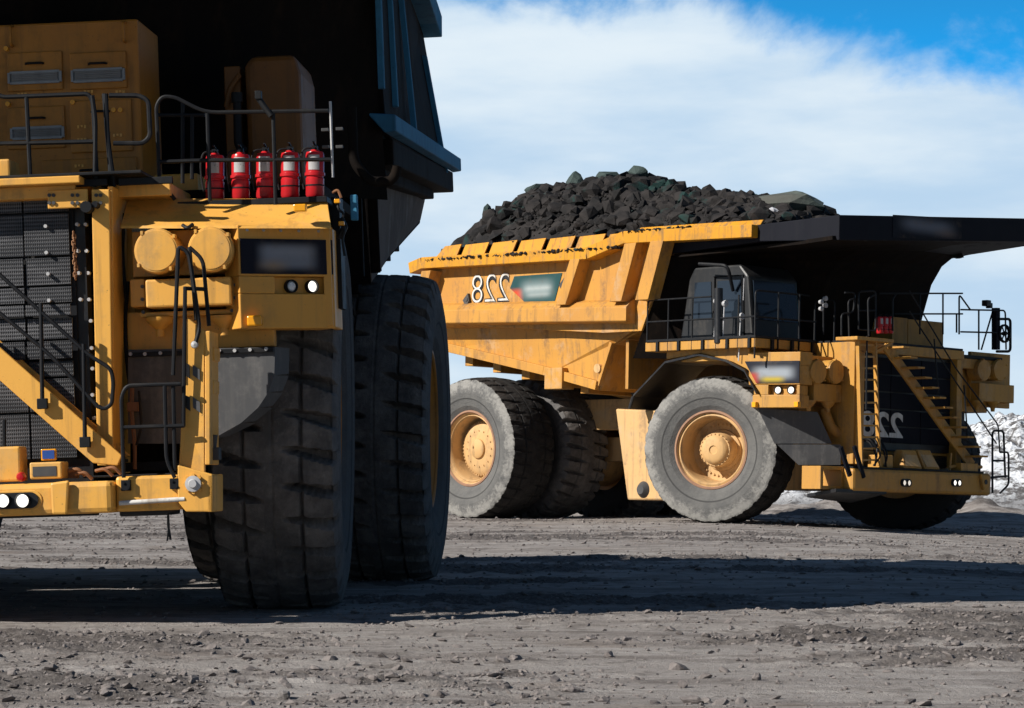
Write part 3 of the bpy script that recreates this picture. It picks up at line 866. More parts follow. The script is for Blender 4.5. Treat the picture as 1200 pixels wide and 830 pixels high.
MB().plate([(4.252, a[1], a[2] - .1), (4.252, b_[1], a[2] + .1), (4.252, b_[1], b_[2] + .02), (4.252, a[1], b_[2] - .14)], (.012, 0, 0)).build('canopy_sign', 'canopy_sign', canR)

# deck
dk = MB()
dk.box((-2.35, -4.5, 4.60), (1.73, -2.0, 4.85)); dk.box((-2.35, -1.99, 4.58), (3.18, 2.62, 4.84)); dk.box((-2.35, 2.63, 4.40), (2.75, 4.85, 4.68))
dko = rp(dk, 'deck', 'yellow_right', .015)
pl = MB(); pl.box((-2.3, -4.53, 4.853), (1.76, -2.0, 4.92)); pl.box((-2.3, -1.97, 4.843), (3.15, 2.60, 4.90)); pl.box((-2.3, 2.66, 4.683), (2.79, 4.88, 4.78))
rp(pl, 'tread_plate', 'rail', .006, dko)
# fender over the near front wheel
fd = MB()
fd.plate([(-1.823,-4.200,4.702), (1.253,-4.200,4.603), (1.455,-4.200,3.865), (1.143,-4.200,4.056), (0.643,-4.200,4.254), (-0.497,-4.200,4.520), (-1.815,-4.200,4.395)], (0, .5, 0))
fd.box((-1.3, -4.15, 4.3), (1.2, -2.2, 4.58))
rp(fd, 'fender', 'yellow_right', .015)
ar = [(-3.104,-4.300,3.042), (-2.979,-4.300,3.374), (-1.781,-4.300,4.270), (-0.529,-4.300,4.445), (0.485,-4.300,4.253), (1.174,-4.300,3.959), (1.618,-4.300,3.354)]
mb = MB()
for p, q in zip(ar[:-1], ar[1:]):
    mb.plate([p, q, (q[0], -2.6, q[2]), (p[0], -2.6, p[2])], (0, 0, .06))
mb.tube([ar[0], ar[1]], .05, 8)
rp(mb, 'fender_liner', 'black', 0)
mb = MB()
for p, q in zip(ar[:-1], ar[1:]):
    mb.plate([(p[0], 4.3, p[2]), (q[0], 4.3, q[2]), (q[0], 2.6, q[2]), (p[0], 2.6, p[2])], (0, 0, .06))
rp(mb, 'fender_liner', 'black', 0)

# light box at the near corner (its face is splayed outwards)
lbA, lbB = (1.268,-4.250,4.600), (2.750,-3.834,4.485)
ztop, zbot = 4.48, 3.05
xa, ya, xb, yb = lbA[0], -4.25, lbB[0], lbB[1]
nrm = Vector((-(yb - ya) * -1, -(xb - xa), 0)).normalized()
nrm = Vector((yb - ya, -(xb - xa), 0)).normalized()
def onbox(u, z, out=0): return (xa + (xb - xa) * u + nrm.x * out, ya + (yb - ya) * u + nrm.y * out, z)
mb = MB()
mb.plate([onbox(.0, 4.48), onbox(1, 4.48), (xb, yb + .5, 4.48), (xa - .6, ya + .6, 4.48)][::-1], (0, 0, -.35))
mb.plate([onbox(.02, 4.13), onbox(1, 4.13), (xb, yb + .5, 4.13), (xa - .4, ya + .6, 4.13)][::-1], (0, 0, -.52))
zr1, zr0 = 3.60, 3.34
mb.plate([onbox(.12, zr1), onbox(.40, zr1), onbox(.40, zr0, 0), onbox(.12, zr0)], tuple(-nrm * .5))
mb.plate([onbox(.94, zr1), onbox(1, zr1), onbox(1, zr0), onbox(.94, zr0)], tuple(-nrm * .5))
mb.plate([onbox(.40, zr1, -.16), onbox(.94, zr1, -.16), onbox(.94, zr0, -.16), onbox(.40, zr0, -.16)], tuple(-nrm * .3))
mb.plate([onbox(.10, zr0), onbox(1, zr0), (xb - .1, yb + .5, zr0), (xa - .3, ya + .6, zr0)][::-1], (0, 0, -.34))
lbo = rp(mb, 'light_box', 'yellow_right', .015)
for u in (.55, .80): lamp(lbo, onbox(u, 3.47, -.12), .095, 'lamp_warm', tuple(nrm))
p0, p1 = onbox(0, 3.66), onbox(1, 4.14)
M['box_sign'] = sign_mat('light_box_sign', (0, 2), (p0[0], 3.64), (p1[0], 4.16), [(.50, .55, .36, .28, .14, (.30, .33, .37), 1), (.12, .25, .08, .3, .08, (.45, .05, .03), .9), (.48, .22, .20, .10, .10, (.55, .40, .02), .9)], (.018, .02, .03))
MB().plate([onbox(-.06, 4.24), onbox(.99, 4.24), onbox(.99, 3.65), onbox(.17, 3.65)], tuple(nrm * .02)).build('sign_panel', 'box_sign', lbo)
for u in (.16, .97):
    mb = MB(); c = Vector(onbox(u, 3.08, .03)); mb.box(c - Vector((.07, .07, .07)), c + Vector((.07, .07, .07))); mb.build('marker_lamp', 'amber', lbo, .01)

# air cleaners, near and far
def air_cleaner_set(root, par_roll, cs, r, x0, depth, plate_lo, plate_hi, box_lo, box_hi, cups, mat, mat2):
    mb = MB(); mb.box((x0 - .12, plate_lo[0], plate_lo[1]), (x0, plate_hi[0], plate_hi[1]))
    h_ = mb.build('air_cleaner_housing', mat, root, .012); h_.rotation_euler.x = par_roll
    mb = MB(); mb.box((x0 - .1, box_lo[0], box_lo[1]), (x0 + depth * .75, box_hi[0], box_hi[1])); mb.build('precleaner_box', mat, h_, .015)
    for c in cs:
        mb = MB(); rr = r
        mb.lathe([(rr, 0), (rr, depth - .10), (rr * 1.03, depth - .10), (rr * 1.03, depth - .05), (rr, depth - .05), (rr, depth - .02), (rr * .97, depth), (.0001, depth + .01)], (x0, c[0], c[1]), 'x', 40)
        for k in range(5):
            a = k * 1.2566 + .5
            mb.box((x0 + depth - .09, c[0] + rr * 1.02 * math.cos(a) - .02, c[1] + rr * 1.02 * math.sin(a) - .02), (x0 + depth + .02, c[0] + rr * 1.02 * math.cos(a) + .02, c[1] + rr * 1.02 * math.sin(a) + .02))
        mb.build('air_cleaner', mat2, h_)
    for c in cups:
        mb = MB(); mb.lathe([(.19, .02), (.19, -.02), (.17, -.06), (.09, -.15), (.065, -.18), (.055, -.27), (.0001, -.27)], (x0 + depth * .35, c[0], c[1]), 'z', 20)
        mb.build('dust_cup', mat, h_)
    return h_
c1, c2 = (2.600,-3.130,3.981), (2.600,-2.397,4.017)
a1, a2 = (2.200,-3.100,3.213), (2.200,-1.583,4.441)
b1, b2 = (2.400,-3.191,3.205), (2.400,-1.870,3.679)
air_cleaner_set(rt, RR, [c1[1:], c2[1:]], .32, 2.35, .45, a1[1:], a2[1:], b1[1:], b2[1:], [(c1[1] - .05, b1[2]), (c2[1], b1[2])], 'yellow_right', 'yellow_right')
c1, c2 = (2.850,3.911,4.376), (2.850,4.664,4.414)
a1, a2 = (2.500,3.804,3.358), (2.500,5.640,4.917)
b1, b2 = (2.600,3.828,3.503), (2.600,5.449,4.017)
hf = air_cleaner_set(rt, RR, [c1[1:], c2[1:]], .30, 2.5, .4, a1[1:], a2[1:], b1[1:], b2[1:], [(c1[1], b1[2]), (c2[1], b1[2])], 'yellow_right', 'yellow_right')
mb = MB(); mb.box((-.6, 2.9, 3.2), (2.38, 4.75, 4.39)); rp(mb, 'fender', 'yellow_right', .02)

# radiator housing and grille
gl, gr_ = -1.98, 2.5
mb = MB()
mb.box((1.75, gl - .07, 1.55), (3.12, gl, 4.84)); mb.box((2.85, gl, 1.55), (3.22, gl + .24, 4.575))
mb.box((2.85, gr_ - .24, 1.55), (3.22, gr_, 4.575)); mb.box((1.75, gr_, 1.55), (3.12, gr_ + .07, 4.4)); mb.box((2.2, gl + .24, 1.5), (2.9, gr_ - .24, 1.95))
mb.box((1.8, -3.0, 2.0), (2.0, gl - .075, 3.1))
rad = rp(mb, 'radiator_housing', 'yellow_right', .015)
mb = MB(); mb.box((2.7, gl + .245, 1.96), (2.98, gr_ - .245, 4.57))
gro = mb.build('radiator_core', 'black', rad)
zs_ = [2.15, 2.62, 3.08, 3.55, 4.02, 4.5]
for k in range(5):
    for j in range(3):
        y0 = gl + .28 + j * (gr_ - gl - .56) / 3
        mb = MB(); mb.box((3.0, y0 + .015, zs_[k] + .02), (3.03, y0 + (gr_ - gl - .56) / 3 - .015, zs_[k + 1] - .02)); mb.build('grille_panel', 'blue_black', rad, .008)
q0 = (3.040,0.142,2.307); q1 = (3.040,-1.653,3.006)
text_mesh('228', lambda u, v, w: (3.035 + w * .3, q0[1] + (q1[1] - q0[1]) * u, q0[2] + (q1[2] - q0[2]) * v), .02, .022).build('fleet_number', 'white', rad)
mb = MB(); mb.tube([(2.300,-2.301,3.015), (2.500,-2.240,2.484), (2.600,-1.787,2.315)], .14, 14, .4); rp(mb, 'coolant_pipe', 'yellow_right', 0)
# mud flap ahead of the near wheel
mb = MB(); mb.plate([(1.500,-4.091,3.000), (2.500,-2.813,2.922), (2.700,-2.429,2.085), (1.750,-3.662,2.051)], (-.04, .03, 0)); mb.plate([(1.850,-3.672,2.028), (2.850,-2.253,2.067), (2.850,-2.239,1.517), (2.200,-3.194,1.491)], (-.04, .03, 0))
rp(mb, 'mud_flap', 'flap', 0)
mb = MB(); mb.box((1.9, 2.8, 1.4), (2.0, 4.2, 3.2)); rp(mb, 'mud_flap', 'flap', 0)
# belly below the grille
mb = MB(); mb.box((1.4, -1.9, 1.2), (2.9, 2.4, 1.9)); mb.plate([(3.85, -3.6, .76), (3.85, -1.5, .76), (2.6, -1.5, .5), (2.6, -3.3, .62)], (0, 0, .1)); rp(mb, 'skid_plate', 'black')
# bumper
bl, br = (3.900,-2.957,1.428), (3.900,3.014,0.873)
mb = MB(); mb.box((3.25, bl[1], .80), (3.9, br[1], 1.42)); bu = rp(mb, 'bumper', 'yellow_right', .09)
mb = MB(); mb.box((3.3, bl[1] + .05, 1.42), (3.85, br[1] - .3, 1.46)); mb.build('walkway', 'rail', bu)
for (px_) in ((3.910,-0.756,1.072), (3.910,1.426,1.122)):
    mb = MB(); capsule(mb, px_, .24, .105, 3.895, 3.915); s_ = mb.build('lamp_recess', 'black', bu)
    for dy in (-.11, .09): lamp(s_, (3.93, px_[1] + dy, px_[2]), .075, 'lamp_warm' if px_[1] < 1 else 'lamp_on')
mb = MB(); c = (3.920,2.555,1.172); mb.plate([(3.90, c[1] - .16, c[2] + .22), (3.90, c[1] + .2, c[2] + .2), (3.90, c[1] + .2, c[2] - .1), (3.90, c[1], c[2] - .24)], (.10, 0, 0)); mb.build('tow_eye', 'yellow_right', bu, .03)
mb = MB(); mb.cyl((0, c[1] + .06, c[2]), .07, 4.0, 4.012, 'x', 16); mb.build('tow_eye_hole', 'black', bu)
# step frame on the near end
a, b_ = (3.500,-3.868,1.449), (3.500,-2.920,0.840)
mb = MB(); t_ = .09
mb.box((2.9, a[1], b_[2]), (3.55, a[1] + t_, a[2])); mb.box((2.9, b_[1] - t_, b_[2]), (3.55, b_[1], a[2])); mb.box((2.9, a[1] + t_, a[2] - t_), (3.55, b_[1] - t_, a[2])); mb.box((2.9, a[1] + t_, b_[2]), (3.55, b_[1] - t_, b_[2] + t_))
rp(mb, 'boarding_step', 'yellow_right', .01)
for (p, q, w) in (((3.900,-3.491,1.953), (3.900,-3.090,1.199), .12), ((3.900,-2.937,1.993), (3.900,-2.531,1.168), .12)):
    mb = MB(); mb.bar(p, q, w, .08, (1, 0, 0)); mb.tube([p, q], .045, 8); rp(mb, 'access_arm', 'blue_black')
mb = MB(); a, b_ = (3.600,-1.654,1.806), (3.600,-1.071,1.455); mb.box((3.3, a[1], 1.46), (3.7, b_[1], a[2])); rp(mb, 'junction_box', 'yellow_right', .02)
mb = MB()
for k in range(5):
    rg = random.Random(k); y0 = a[1] + rg.uniform(-.35, .3); mb.tube([(3.72, y0, 1.5), (3.8 + rg.uniform(0, .1), y0 + rg.uniform(-.3, .3), 1.8), (3.7, y0 + rg.uniform(-.3, .3), 2.1 + rg.uniform(0, .25)), (3.4, y0 + rg.uniform(-.3, .3), 2.2)], .025, 6, .2)
rp(mb, 'hose_bundle', 'rail', 0)
mb = MB(); a, b_ = (3.700,1.456,1.616), (3.700,2.871,1.560); mb.box((3.4, a[1] + .3, 1.46), (3.8, b_[1] - .35, 1.68)); mb.tube([(3.6, b_[1] - .3, 1.6), (3.6, b_[1] + .05, 1.6)], .05, 10); mb.bar((3.6, a[1] + .05, 1.46), (3.6, a[1] + .1, 1.95), .05, .05); mb.bar((3.6, a[1], 1.55), (3.6, a[1] + .4, 1.62), .08, .08); rp(mb, 'pressure_valve', 'yellow_right', .01)
# ladder
t0, t1, b0, b1 = (3.750,-2.692,4.835), (3.750,-1.988,4.876), (3.750,-2.464,1.487), (3.750,-1.722,1.507)
mb = MB(); mb.bar(t0, b0, .05, .12, (1, 0, 0)); mb.bar(t1, b1, .05, .12, (1, 0, 0)); ld = rp(mb, 'ladder', 'yellow_right', .006)
for k in range(11):
    f = (k + .5) / 11; mb = MB(); mb.bar(lerp(t0, b0, f), lerp(t1, b1, f), .05, .05); mb.build('rung', 'yellow_right', ld)
mb = MB(); a, b_ = (3.900,-2.944,4.905), (3.900,-1.419,4.812); mb.box((3.2, a[1], b_[2]), (3.95, b_[1], a[2])); mb.bar((3.500,-0.965,4.851), (3.500,-1.747,4.531), .08, .08); rp(mb, 'ladder_landing', 'yellow_right', .012)
# stairs across the grille
s0, s1 = (3.400,-1.131,4.799), (3.400,2.759,1.628)
mb = MB(); mb.bar(s0, s1, .07, .30, (0, 0, 1)); st_ = rp(mb, 'stairway', 'yellow_right', .008)
for k in range(12):
    c = lerp(s0, s1, (k + .6) / 12.3); mb = MB(); mb.box((3.42, c[1] - .14, c[2] + .05), (4.0, c[1] + .16, c[2] + .10)); mb.build('tread', 'yellow_right', st_, .006)
off = Vector((.58, 0, 0))
handrails(rt, RR, [[Vector(p) + off for p in ((3.400,-0.843,6.251), (3.400,1.203,4.272), (3.400,3.154,2.789), (3.400,3.252,2.025))], [Vector(p) + off for p in ((3.400,-0.829,5.696), (3.400,3.091,2.260))],
    [Vector(p) + off for p in ((3.400,0.251,5.018), (3.400,0.476,3.532))], [Vector(p) + off for p in ((3.400,1.592,3.819), (3.400,1.780,2.454))]], .022)
# far boarding gate beyond the bumper end
handrails(rt, RR, [[(3.700,3.317,0.878), (3.700,3.271,2.622), (3.700,3.780,2.640), (3.700,3.893,1.322)], [(3.300,4.199,0.893), (3.300,4.589,1.144), (3.300,4.565,2.065), (3.300,4.169,2.053)], [(3.700,3.189,1.305), (3.700,3.970,1.372)], [(3.700,3.293,1.786), (3.700,3.841,1.801)]], .03)

# cab on the near side of the deck
mb = MB()
cb = [(-1.65, 4.92), (1.05, 4.92), (.85, 6.6), (.55, 6.92), (-1.15, 6.92), (-1.35, 6.6)]
mb.plate([(x, -3.85, z) for x, z in cb], (0, 2.0, 0)); cabo = rp(mb, 'cab', 'cab_grey', .06)
mb = MB(); mb.plate([(1.005, -3.7, 5.42), (1.005, -2.0, 5.42), (.88, -2.0, 6.48), (.88, -3.7, 6.48)], (.03, 0, .004)); mb.build('windscreen', 'glass', cabo)
for (x0, x1) in ((-1.15, -.45), (-.3, .65)):
    mb = MB(); mb.plate([(x0, -3.85, 5.5), (x1, -3.85, 5.5), (x1 - .05, -3.85, 6.5), (x0 + .05, -3.85, 6.5)], (0, -.02, 0)); mb.build('side_window', 'glass', cabo)
mb = MB(); mb.box((-.35, -3.87, 4.95), (.72, -3.895, 6.6)) if False else mb.tube([(-.36, -3.88, 4.95), (-.36, -3.88, 6.62), (.68, -3.88, 6.62), (.74, -3.88, 4.95)], .03, 6); mb.build('door_frame', 'rail', cabo)
mb = MB(); mb.tube([(.4, -3.95, 6.2), (.55, -4.35, 6.85), (-.5, -4.35, 6.95)], .05, 8, .2); rp(mb, 'exhaust_guard', 'rail', 0)
for c in ((0.193,-4.400,5.898), (0.508,-4.400,5.815), (1.015,-4.300,5.455)):
    mb = MB(); mb.lathe([(.0001, -.05), (.07, -.04), (.10, .04), (.09, .07), (.0001, .075)], c, 'x', 16); mb.tube([c, (c[0] - .05, c[1], c[2] - 1.2)], .02, 6); rp(mb, 'work_lamp', 'bolt', 0)
mb = MB(); p = (0.361,-4.450,4.756); q = (0.325,-4.450,6.236); mb.tube([p, q], .12, 10); rp(mb, 'mirror_post', 'black', 0)
mb = MB(); p = (1.114,-4.300,6.484); q = (1.098,-4.300,5.888); mb.tube([p, q], .012, 6); rp(mb, 'aerial', 'bolt', 0)
for c in ((2.200,-2.402,5.921), (2.200,-2.223,5.841), (2.200,-2.397,5.737), (2.200,-2.228,6.025)):
    mb = MB(); mb.lathe([(.0001, -.06), (.05, -.05), (.07, .04), (.0001, .05)], c, 'x', 14); rp(mb, 'beacon', 'bolt', 0)
mb = MB(); mb.tube([(2.150,-2.240,6.027), (2.150,-2.215,5.056)], .025, 6); rp(mb, 'beacon_post', 'rail', 0)
# lockers on the deck
mb = MB(); a, b_ = (1.200,2.567,5.350), (1.200,4.191,5.816); mb.box((.4, a[1], 4.9), (1.2, b_[1], b_[2])); mb.box((.4, a[1] - .7, 4.9), (1.2, a[1] - .02, b_[2] + .02)); lk = rp(mb, 'deck_locker', 'yellow_right', .02)
# handrails of the near deck
zt, zm, zb = 6.02, 5.42, 4.9
hr = []
hr.append([(-2.3, -4.48, zb), (-2.3, -4.48, zt), (.1, -4.48, zt)])
hr.append([(-2.3, -4.48, zm), (1.7, -4.48, zm)])
for x in (-1.5, -.6, .3, 1.1): hr.append([(x, -4.48, 4.6), (x, -4.48, zt)])
hr.append([(1.7, -4.48, 4.3), (1.7, -4.48, zt + .1), (1.7, -2.3, zt + .1)])
for y in (-3.6, -2.75): hr.append([(1.74, y, 4.6), (1.74, y, zt + .1)])
hr.append([(1.7, -4.48, zm), (1.7, -2.0, zm)])
hr.append([(1.6, -1.95, zb), (1.6, -1.95, 6.0), (2.3, -1.95, 6.0), (2.3, -1.95, zb)])
handrails(rt, RR, hr, .025)
# gate by the ladder and front rails
hr = [[(3.200,-2.708,4.967), (3.200,-2.723,5.536), (3.200,-2.232,5.613), (3.200,-2.175,6.144), (3.200,-2.597,6.115)], [(3.200,-2.391,4.963), (3.200,-2.452,5.919), (3.200,-2.171,5.984)],
      [(3.300,-2.127,5.158), (3.300,-2.153,6.164), (3.300,-1.442,6.237), (3.300,-1.414,5.155), (3.300,-2.127,5.158)], [(3.300,-2.140,5.661), (3.300,-1.429,5.708)], [(3.750,-2.238,4.952), (3.750,-2.299,5.951), (3.750,-1.984,6.086)],
      [(3.900,-2.473,2.982), (3.900,-2.489,4.932)], [(3.200,-0.570,5.210), (3.200,-0.594,6.092), (3.200,-0.451,6.218)],
      [(1.600,0.763,6.400), (1.600,4.527,6.662)], [(1.600,1.451,5.871), (1.600,4.543,6.070)], [(0.400,2.786,6.793), (0.400,2.974,6.954), (0.400,4.104,7.036), (0.400,4.508,6.716)], [(1.600,2.606,5.362), (1.600,2.576,6.526)], [(1.600,3.652,5.424), (1.600,3.622,6.599)],
      [(3.100,2.472,5.301), (3.100,2.443,6.423), (3.100,2.956,6.026)], [(2.700,3.046,6.049), (2.700,5.098,6.159), (2.700,5.168,5.033)], [(2.700,3.062,5.422), (2.700,4.714,5.497)], [(2.700,2.855,5.916), (2.700,2.869,5.387)], [(2.700,3.895,4.962), (2.700,3.866,6.078)], [(2.500,4.275,4.990), (2.500,4.763,6.096)]]
handrails(rt, RR, hr, .025)
mb = MB(); a = (2.600,4.819,5.017); b_ = (2.600,4.788,6.216); mb.bar(a, b_, .18, .18, (1, 0, 0)); rp(mb, 'reel_post', 'blue_black')
mb = MB(); c = (2.700,5.075,5.494)
mb.lathe([(.22, -.05), (.27, -.03), (.27, .03), (.22, .05)], c, 'x', 24); mb.lathe([(.0001, -.08), (.05, -.08), (.05, .08), (.0001, .08)], c, 'x', 12)
for k in range(6):
    a_ = k * math.pi / 3; mb.bar((c[0], c[1], c[2]), (c[0], c[1] + .24 * math.cos(a_), c[2] + .24 * math.sin(a_)), .03, .03)
rp(mb, 'hose_reel', 'rail', 0)
handrails(rt, RR, [[(2.700,4.784,5.893), (2.700,5.346,5.929), (2.700,5.370,4.995), (2.700,4.728,4.959)]], .04)
mb = MB(); c = (2.600,4.387,6.288); mb.box((c[0] - .1, c[1] - .14, c[2] - .05), (c[0] + .1, c[1] + .06, c[2] + .12)); mb.box((c[0] - .1, c[1] + .05, c[2] - .1), (c[0] + .08, c[1] + .16, c[2] + .05)); rp(mb, 'flood_lamp', 'black', .02)
# bolts on deck brackets
for i, (x) in enumerate((-1.9, -1.1, -.2, .7, 1.5)):
    mb = MB(); mb.box((x, -4.56, 4.58), (x + .09, -4.50, 4.86)); rp(mb, 'rail_bracket', 'rail', .008)
for i, y in enumerate((-3.9, -3.1, -2.25)):
    mb = MB(); mb.box((1.73, y, 4.55), (1.80, y + .1, 4.84)); rp(mb, 'rail_bracket', 'rail', .008)

mwR = Matrix.Translation(rt.location) @ Matrix.Rotation(R(-47), 4, 'Z') @ Matrix.Rotation(RR, 4, 'X')
# fire extinguishers beside the loaded truck's ladder gate
for i, (p, lab) in enumerate((((3.100,-0.990,5.118), 'small red fire extinguisher on the loaded truck, nearest the ladder gate'), ((3.100,-0.773,5.131), 'small red fire extinguisher on the loaded truck, middle of three'), ((3.100,-0.555,5.144), 'small red fire extinguisher on the loaded truck, nearest the diagonal stairs'))):
    extinguisher(mwR @ Vector(p), R(-47), lab, 'fire extinguishers on the loaded truck', .95)
# wheel chocks resting on the bumper
for (p, q, tl, tr_, lab) in (((3.750,-0.749,1.441), (3.750,0.091,1.463), (3.600,-0.505,1.980), (3.600,0.080,2.021), 'yellow wheel chock on the loaded truck bumper, sunlit left side, nearer the ladder'), ((3.750,0.165,1.465), (3.750,0.870,1.483), (3.600,0.154,2.000), (3.600,0.709,2.041), 'yellow wheel chock on the loaded truck bumper, nearer the stairs')):
    w = empty('wheel_chock', mwR @ Vector((3.6, (p[1] + q[1]) / 2, 1.47)), R(-47)); w.rotation_euler = (mwR.to_euler()); tag(w, lab, 'wheel chock', 'wheel chocks on the bumper')
    h0 = tl[2] - 1.47; wd = (q[1] - p[1]) / 2 - .02; sh = (tl[1] + tr_[1] - p[1] - q[1]) / 2
    tw = (tr_[1] - tl[1]) / 2
    mb = MB(); mb.add([(-.30, -wd, 0), (.20, -wd, 0), (.20, wd, 0), (-.30, wd, 0), (-.30, sh - tw, h0), (-.05, sh - tw, h0), (-.05, sh + tw, h0), (-.30, sh + tw, h0)], [(3, 2, 1, 0), (4, 5, 6, 7), (0, 1, 5, 4), (1, 2, 6, 5), (2, 3, 7, 6), (3, 0, 4, 7)])
    mb.build('chock_block', 'yellow_right', w, .03)
    mb = MB(); mb.add([(.205, -wd + .06, .06), (.205, wd - .06, .06), (-.035, sh + tw - .06, h0 - .05), (-.035, sh - tw + .06, h0 - .05)], [(0, 1, 2, 3)]); mb.build('grip_plate', 'yellow_dust', w)

# ---- ore load
HP = [(-12.0, 7.5, 7.5)] + [(-14.411,-0.600,8.765), (-13.650,-0.600,9.017), (-12.861,-0.600,9.317), (-12.080,-0.600,9.586), (-10.924,-0.600,9.798), (-10.167,-0.600,10.007), (-9.230,-0.600,10.068), (-7.869,-0.600,10.122), (-6.573,-0.600,10.125), (-5.090,-0.600,9.759), (-3.376,-0.600,9.433), (-2.044,-0.600,9.263), (-0.421,-0.600,8.905), (0.690,-0.600,8.469)] + [(3.2, 0, 7.7)]
def heap_h(x, y):
    lx = np.interp(x, [p[0] for p in HP], [p[2] for p in HP]) - .12
    base = 8.0 - .4 * sstep(3.75, 4.15, np.abs(y)) - .75 * sstep(-9.6, -11.4, x) 
    w = np.clip(1 - (np.abs(y + .5) / 3.75) ** 1.8, 0, 1)
    return base + np.maximum(lx - base, 0) * w
hx = np.arange(-11.9, 2.05, .14); hy = np.arange(-4.15, 4.16, .14)
HX, HY = np.meshgrid(hx, hy)
HZ = heap_h(HX, HY) + .28 * fbm(HX * .8, HY * .8, 41, 4, .6) * np.clip((heap_h(HX, HY) - 7.6) * 1.2, .1, 1) + .16 * np.abs(fbm(HX * 2.2, HY * 2.2, 42, 3))
ore = empty('ore_load', rt.location, R(-47))
tag(ore, 'heaped load of dark broken ore rising above the yellow truck body', 'ore load', kind='stuff')
ho = grid_mesh('ore_heap', hx, hy, HZ, 'ore', False); ho.parent = ore; ho.rotation_euler.x = RR
ho['kind'] = 'stuff'
mb = MB(); rng = random.Random(5)
for _ in range(9000):
    x = rng.uniform(-10.9, 1.75); y = rng.uniform(-4.05, 3.0)
    z = float(heap_h(np.array(x), np.array(y)))
    if z < 8.02 and rng.random() < .5: continue
    s_ = min(.40, .024 + .062 * rng.random() + .34 * rng.random() ** 10)
    put_rock(mb, (x, y, z + s_ * .25), s_, rng)
for _ in range(420):
    x = rng.uniform(-11.4, -3.2); s_ = .03 + .07 * rng.random() ** 2
    put_rock(mb, (x, -rng.uniform(4.46, 4.80), 7.60 + s_ * .4 - .012 * (x + 11)), s_, rng, (1.3, 1, .8))
for _ in range(90):
    x = rng.uniform(-3, -.6); s_ = .03 + .06 * rng.random() ** 2
    put_rock(mb, (x, -rng.uniform(4.48, 4.82), 7.93 + s_ * .3), s_, rng, (1.4, 1, .6))
ob = mb.build('ore_rubble', 'ore', ore); ob.rotation_euler.x = RR; ob['kind'] = 'stuff'
for (p, size, mat, lab) in (((-0.536,-0.900,8.741), (1.3, 1.1, .66), 'ore_pale', 'large smooth grey green boulder at the canopy end of the ore load'),
        ((-6.965,-0.200,10.143), (.42, .4, .42), 'ore_green', 'green grey boulder on the highest point of the ore load'),
        ((-8.167,-0.300,10.044), (.5, .4, .38), 'ore_green', 'wide green grey boulder just left of the highest rock on the ore load'),
        ((-9.332,-0.500,10.059), (.40, .4, .42), 'ore_green', 'upright green grey boulder halfway along the rear slope of the load'),
        ((-11.071,-0.500,9.924), (.42, .4, .35), 'ore_green', 'pointed green grey boulder lower on the rear slope of the load'),
        ((-12.999,-0.800,9.281), (.16, .2, .42), 'ore_green', 'thin spike of rock near the tail end of the ore load'),
        ((0.479,-2.500,8.339), (.34, .3, .28), 'ore_white', 'small whitish rock below the large boulder on the ore load'),
        ((-1.228,-1.600,8.797), (.5, .6, .6), 'ore', 'black blocky boulder left of the large smooth boulder')):
    o = boulder_mesh(random.Random(int(size[0] * 100 + p[0] * 10)), size, 22 if mat != 'ore_pale' else 40, 1).build('ore_boulder', mat)
    o.location = mwR @ (Vector(p) + Vector((0, 0, .16 if mat == 'ore_green' else .05))); o.rotation_euler.z = R(-47)
    tag(o, lab, 'boulder', 'boulders on the ore load')

# ================================================================== LEFT: near truck seen from the front
LR = R(2.0)
lt = empty('haul_truck', (-5.72, 29.5, 0), R(-93.5))
tag(lt, 'yellow mining haul truck with a dark tray, close up and head on at the left', 'dump truck')
def lp(mb, name, mat, bevel=.008, parent=None):
    o = mb.build(name, mat, parent or lt, bevel)
    if parent is None: o.rotation_euler.x = LR
    return o
wheel(lt, (0, 3.33, 1.99), 1, 'front', 'tyre_dark', 4.2).scale = (1, .87, 1)
wheel(lt, (0, -3.27, 1.99), -1, 'front', 'tyre_dark', 4.2)
for (y, o_) in ((3.68, 1), (1.84, 1), (-4.05, -1), (-2.46, -1)):
    wheel(lt, (-7.2, y, 1.99), o_, 'rear', 'tyre_dark').scale = (1, .88, 1)
# frame and suspension
fr = MB()
for y in (-1.1, 1.1): fr.box((-9.2, y - .25, 2.5), (2.2, y + .25, 3.4))
for x in (-8.6, -4, -1.5, 1.2): fr.box((x, -1.2, 2.6), (x + .6, 1.2, 3.2))
fr.box((-1.0, -2.3, 3.0), (1.0, 2.3, 3.85))
lp(fr, 'chassis_frame', 'dark_body')
ax = MB(); ax.lathe([(.75, -3.2), (1.0, -1.2), (1.0, 1.2), (.75, 3.2)], (-7.2, 0, 1.95), 'y', 24); ax.box((-7.2, -.6, 1.7), (-4, .6, 2.4))
lp(ax, 'rear_axle', 'dark_body')
for y in (-1, 1):
    mb = MB(); mb.cyl((0, y * 2.3, 0), .34, 1.2, 3.8, 'z'); mb.cyl((0, y * 2.3, 0), .46, 1.5, 2.3, 'z'); mb.cyl((0, 0, 1.9), .4, y * 2.1, y * 3.0, 'y')
    lp(mb, 'suspension_strut', 'dark_body')
    mb = MB(); mb.tube([(-3.4, y * 1.7, 2.4), (-5.2, y * 1.7, 4.1)], .24, 14); lp(mb, 'hoist_cylinder', 'grey_steel')
    mb = MB(); mb.box((-5.0, y * 3.6 - .6, .5), (-2.1, y * 3.6 + .05, 3.9)) if y < 0 else mb.box((-4.4, 2.2, 1.6), (-2.6, 3.2, 3.2)); lp(mb, 'side_tank', 'dark_body', .05)  # tank on the unseen side enlarged to block sun passing under the truck
bodyL, canL = dump_body(lt, LR, 'dark_body', 'dark_body', 'dark_body', 'sky_reflect_blue', False, (-1, 1), (8.0, 8.0), 4.1, lean=.35, rib_m='sky_reflect_blue', ribd=.07, lower_m='sky_reflect_blue')

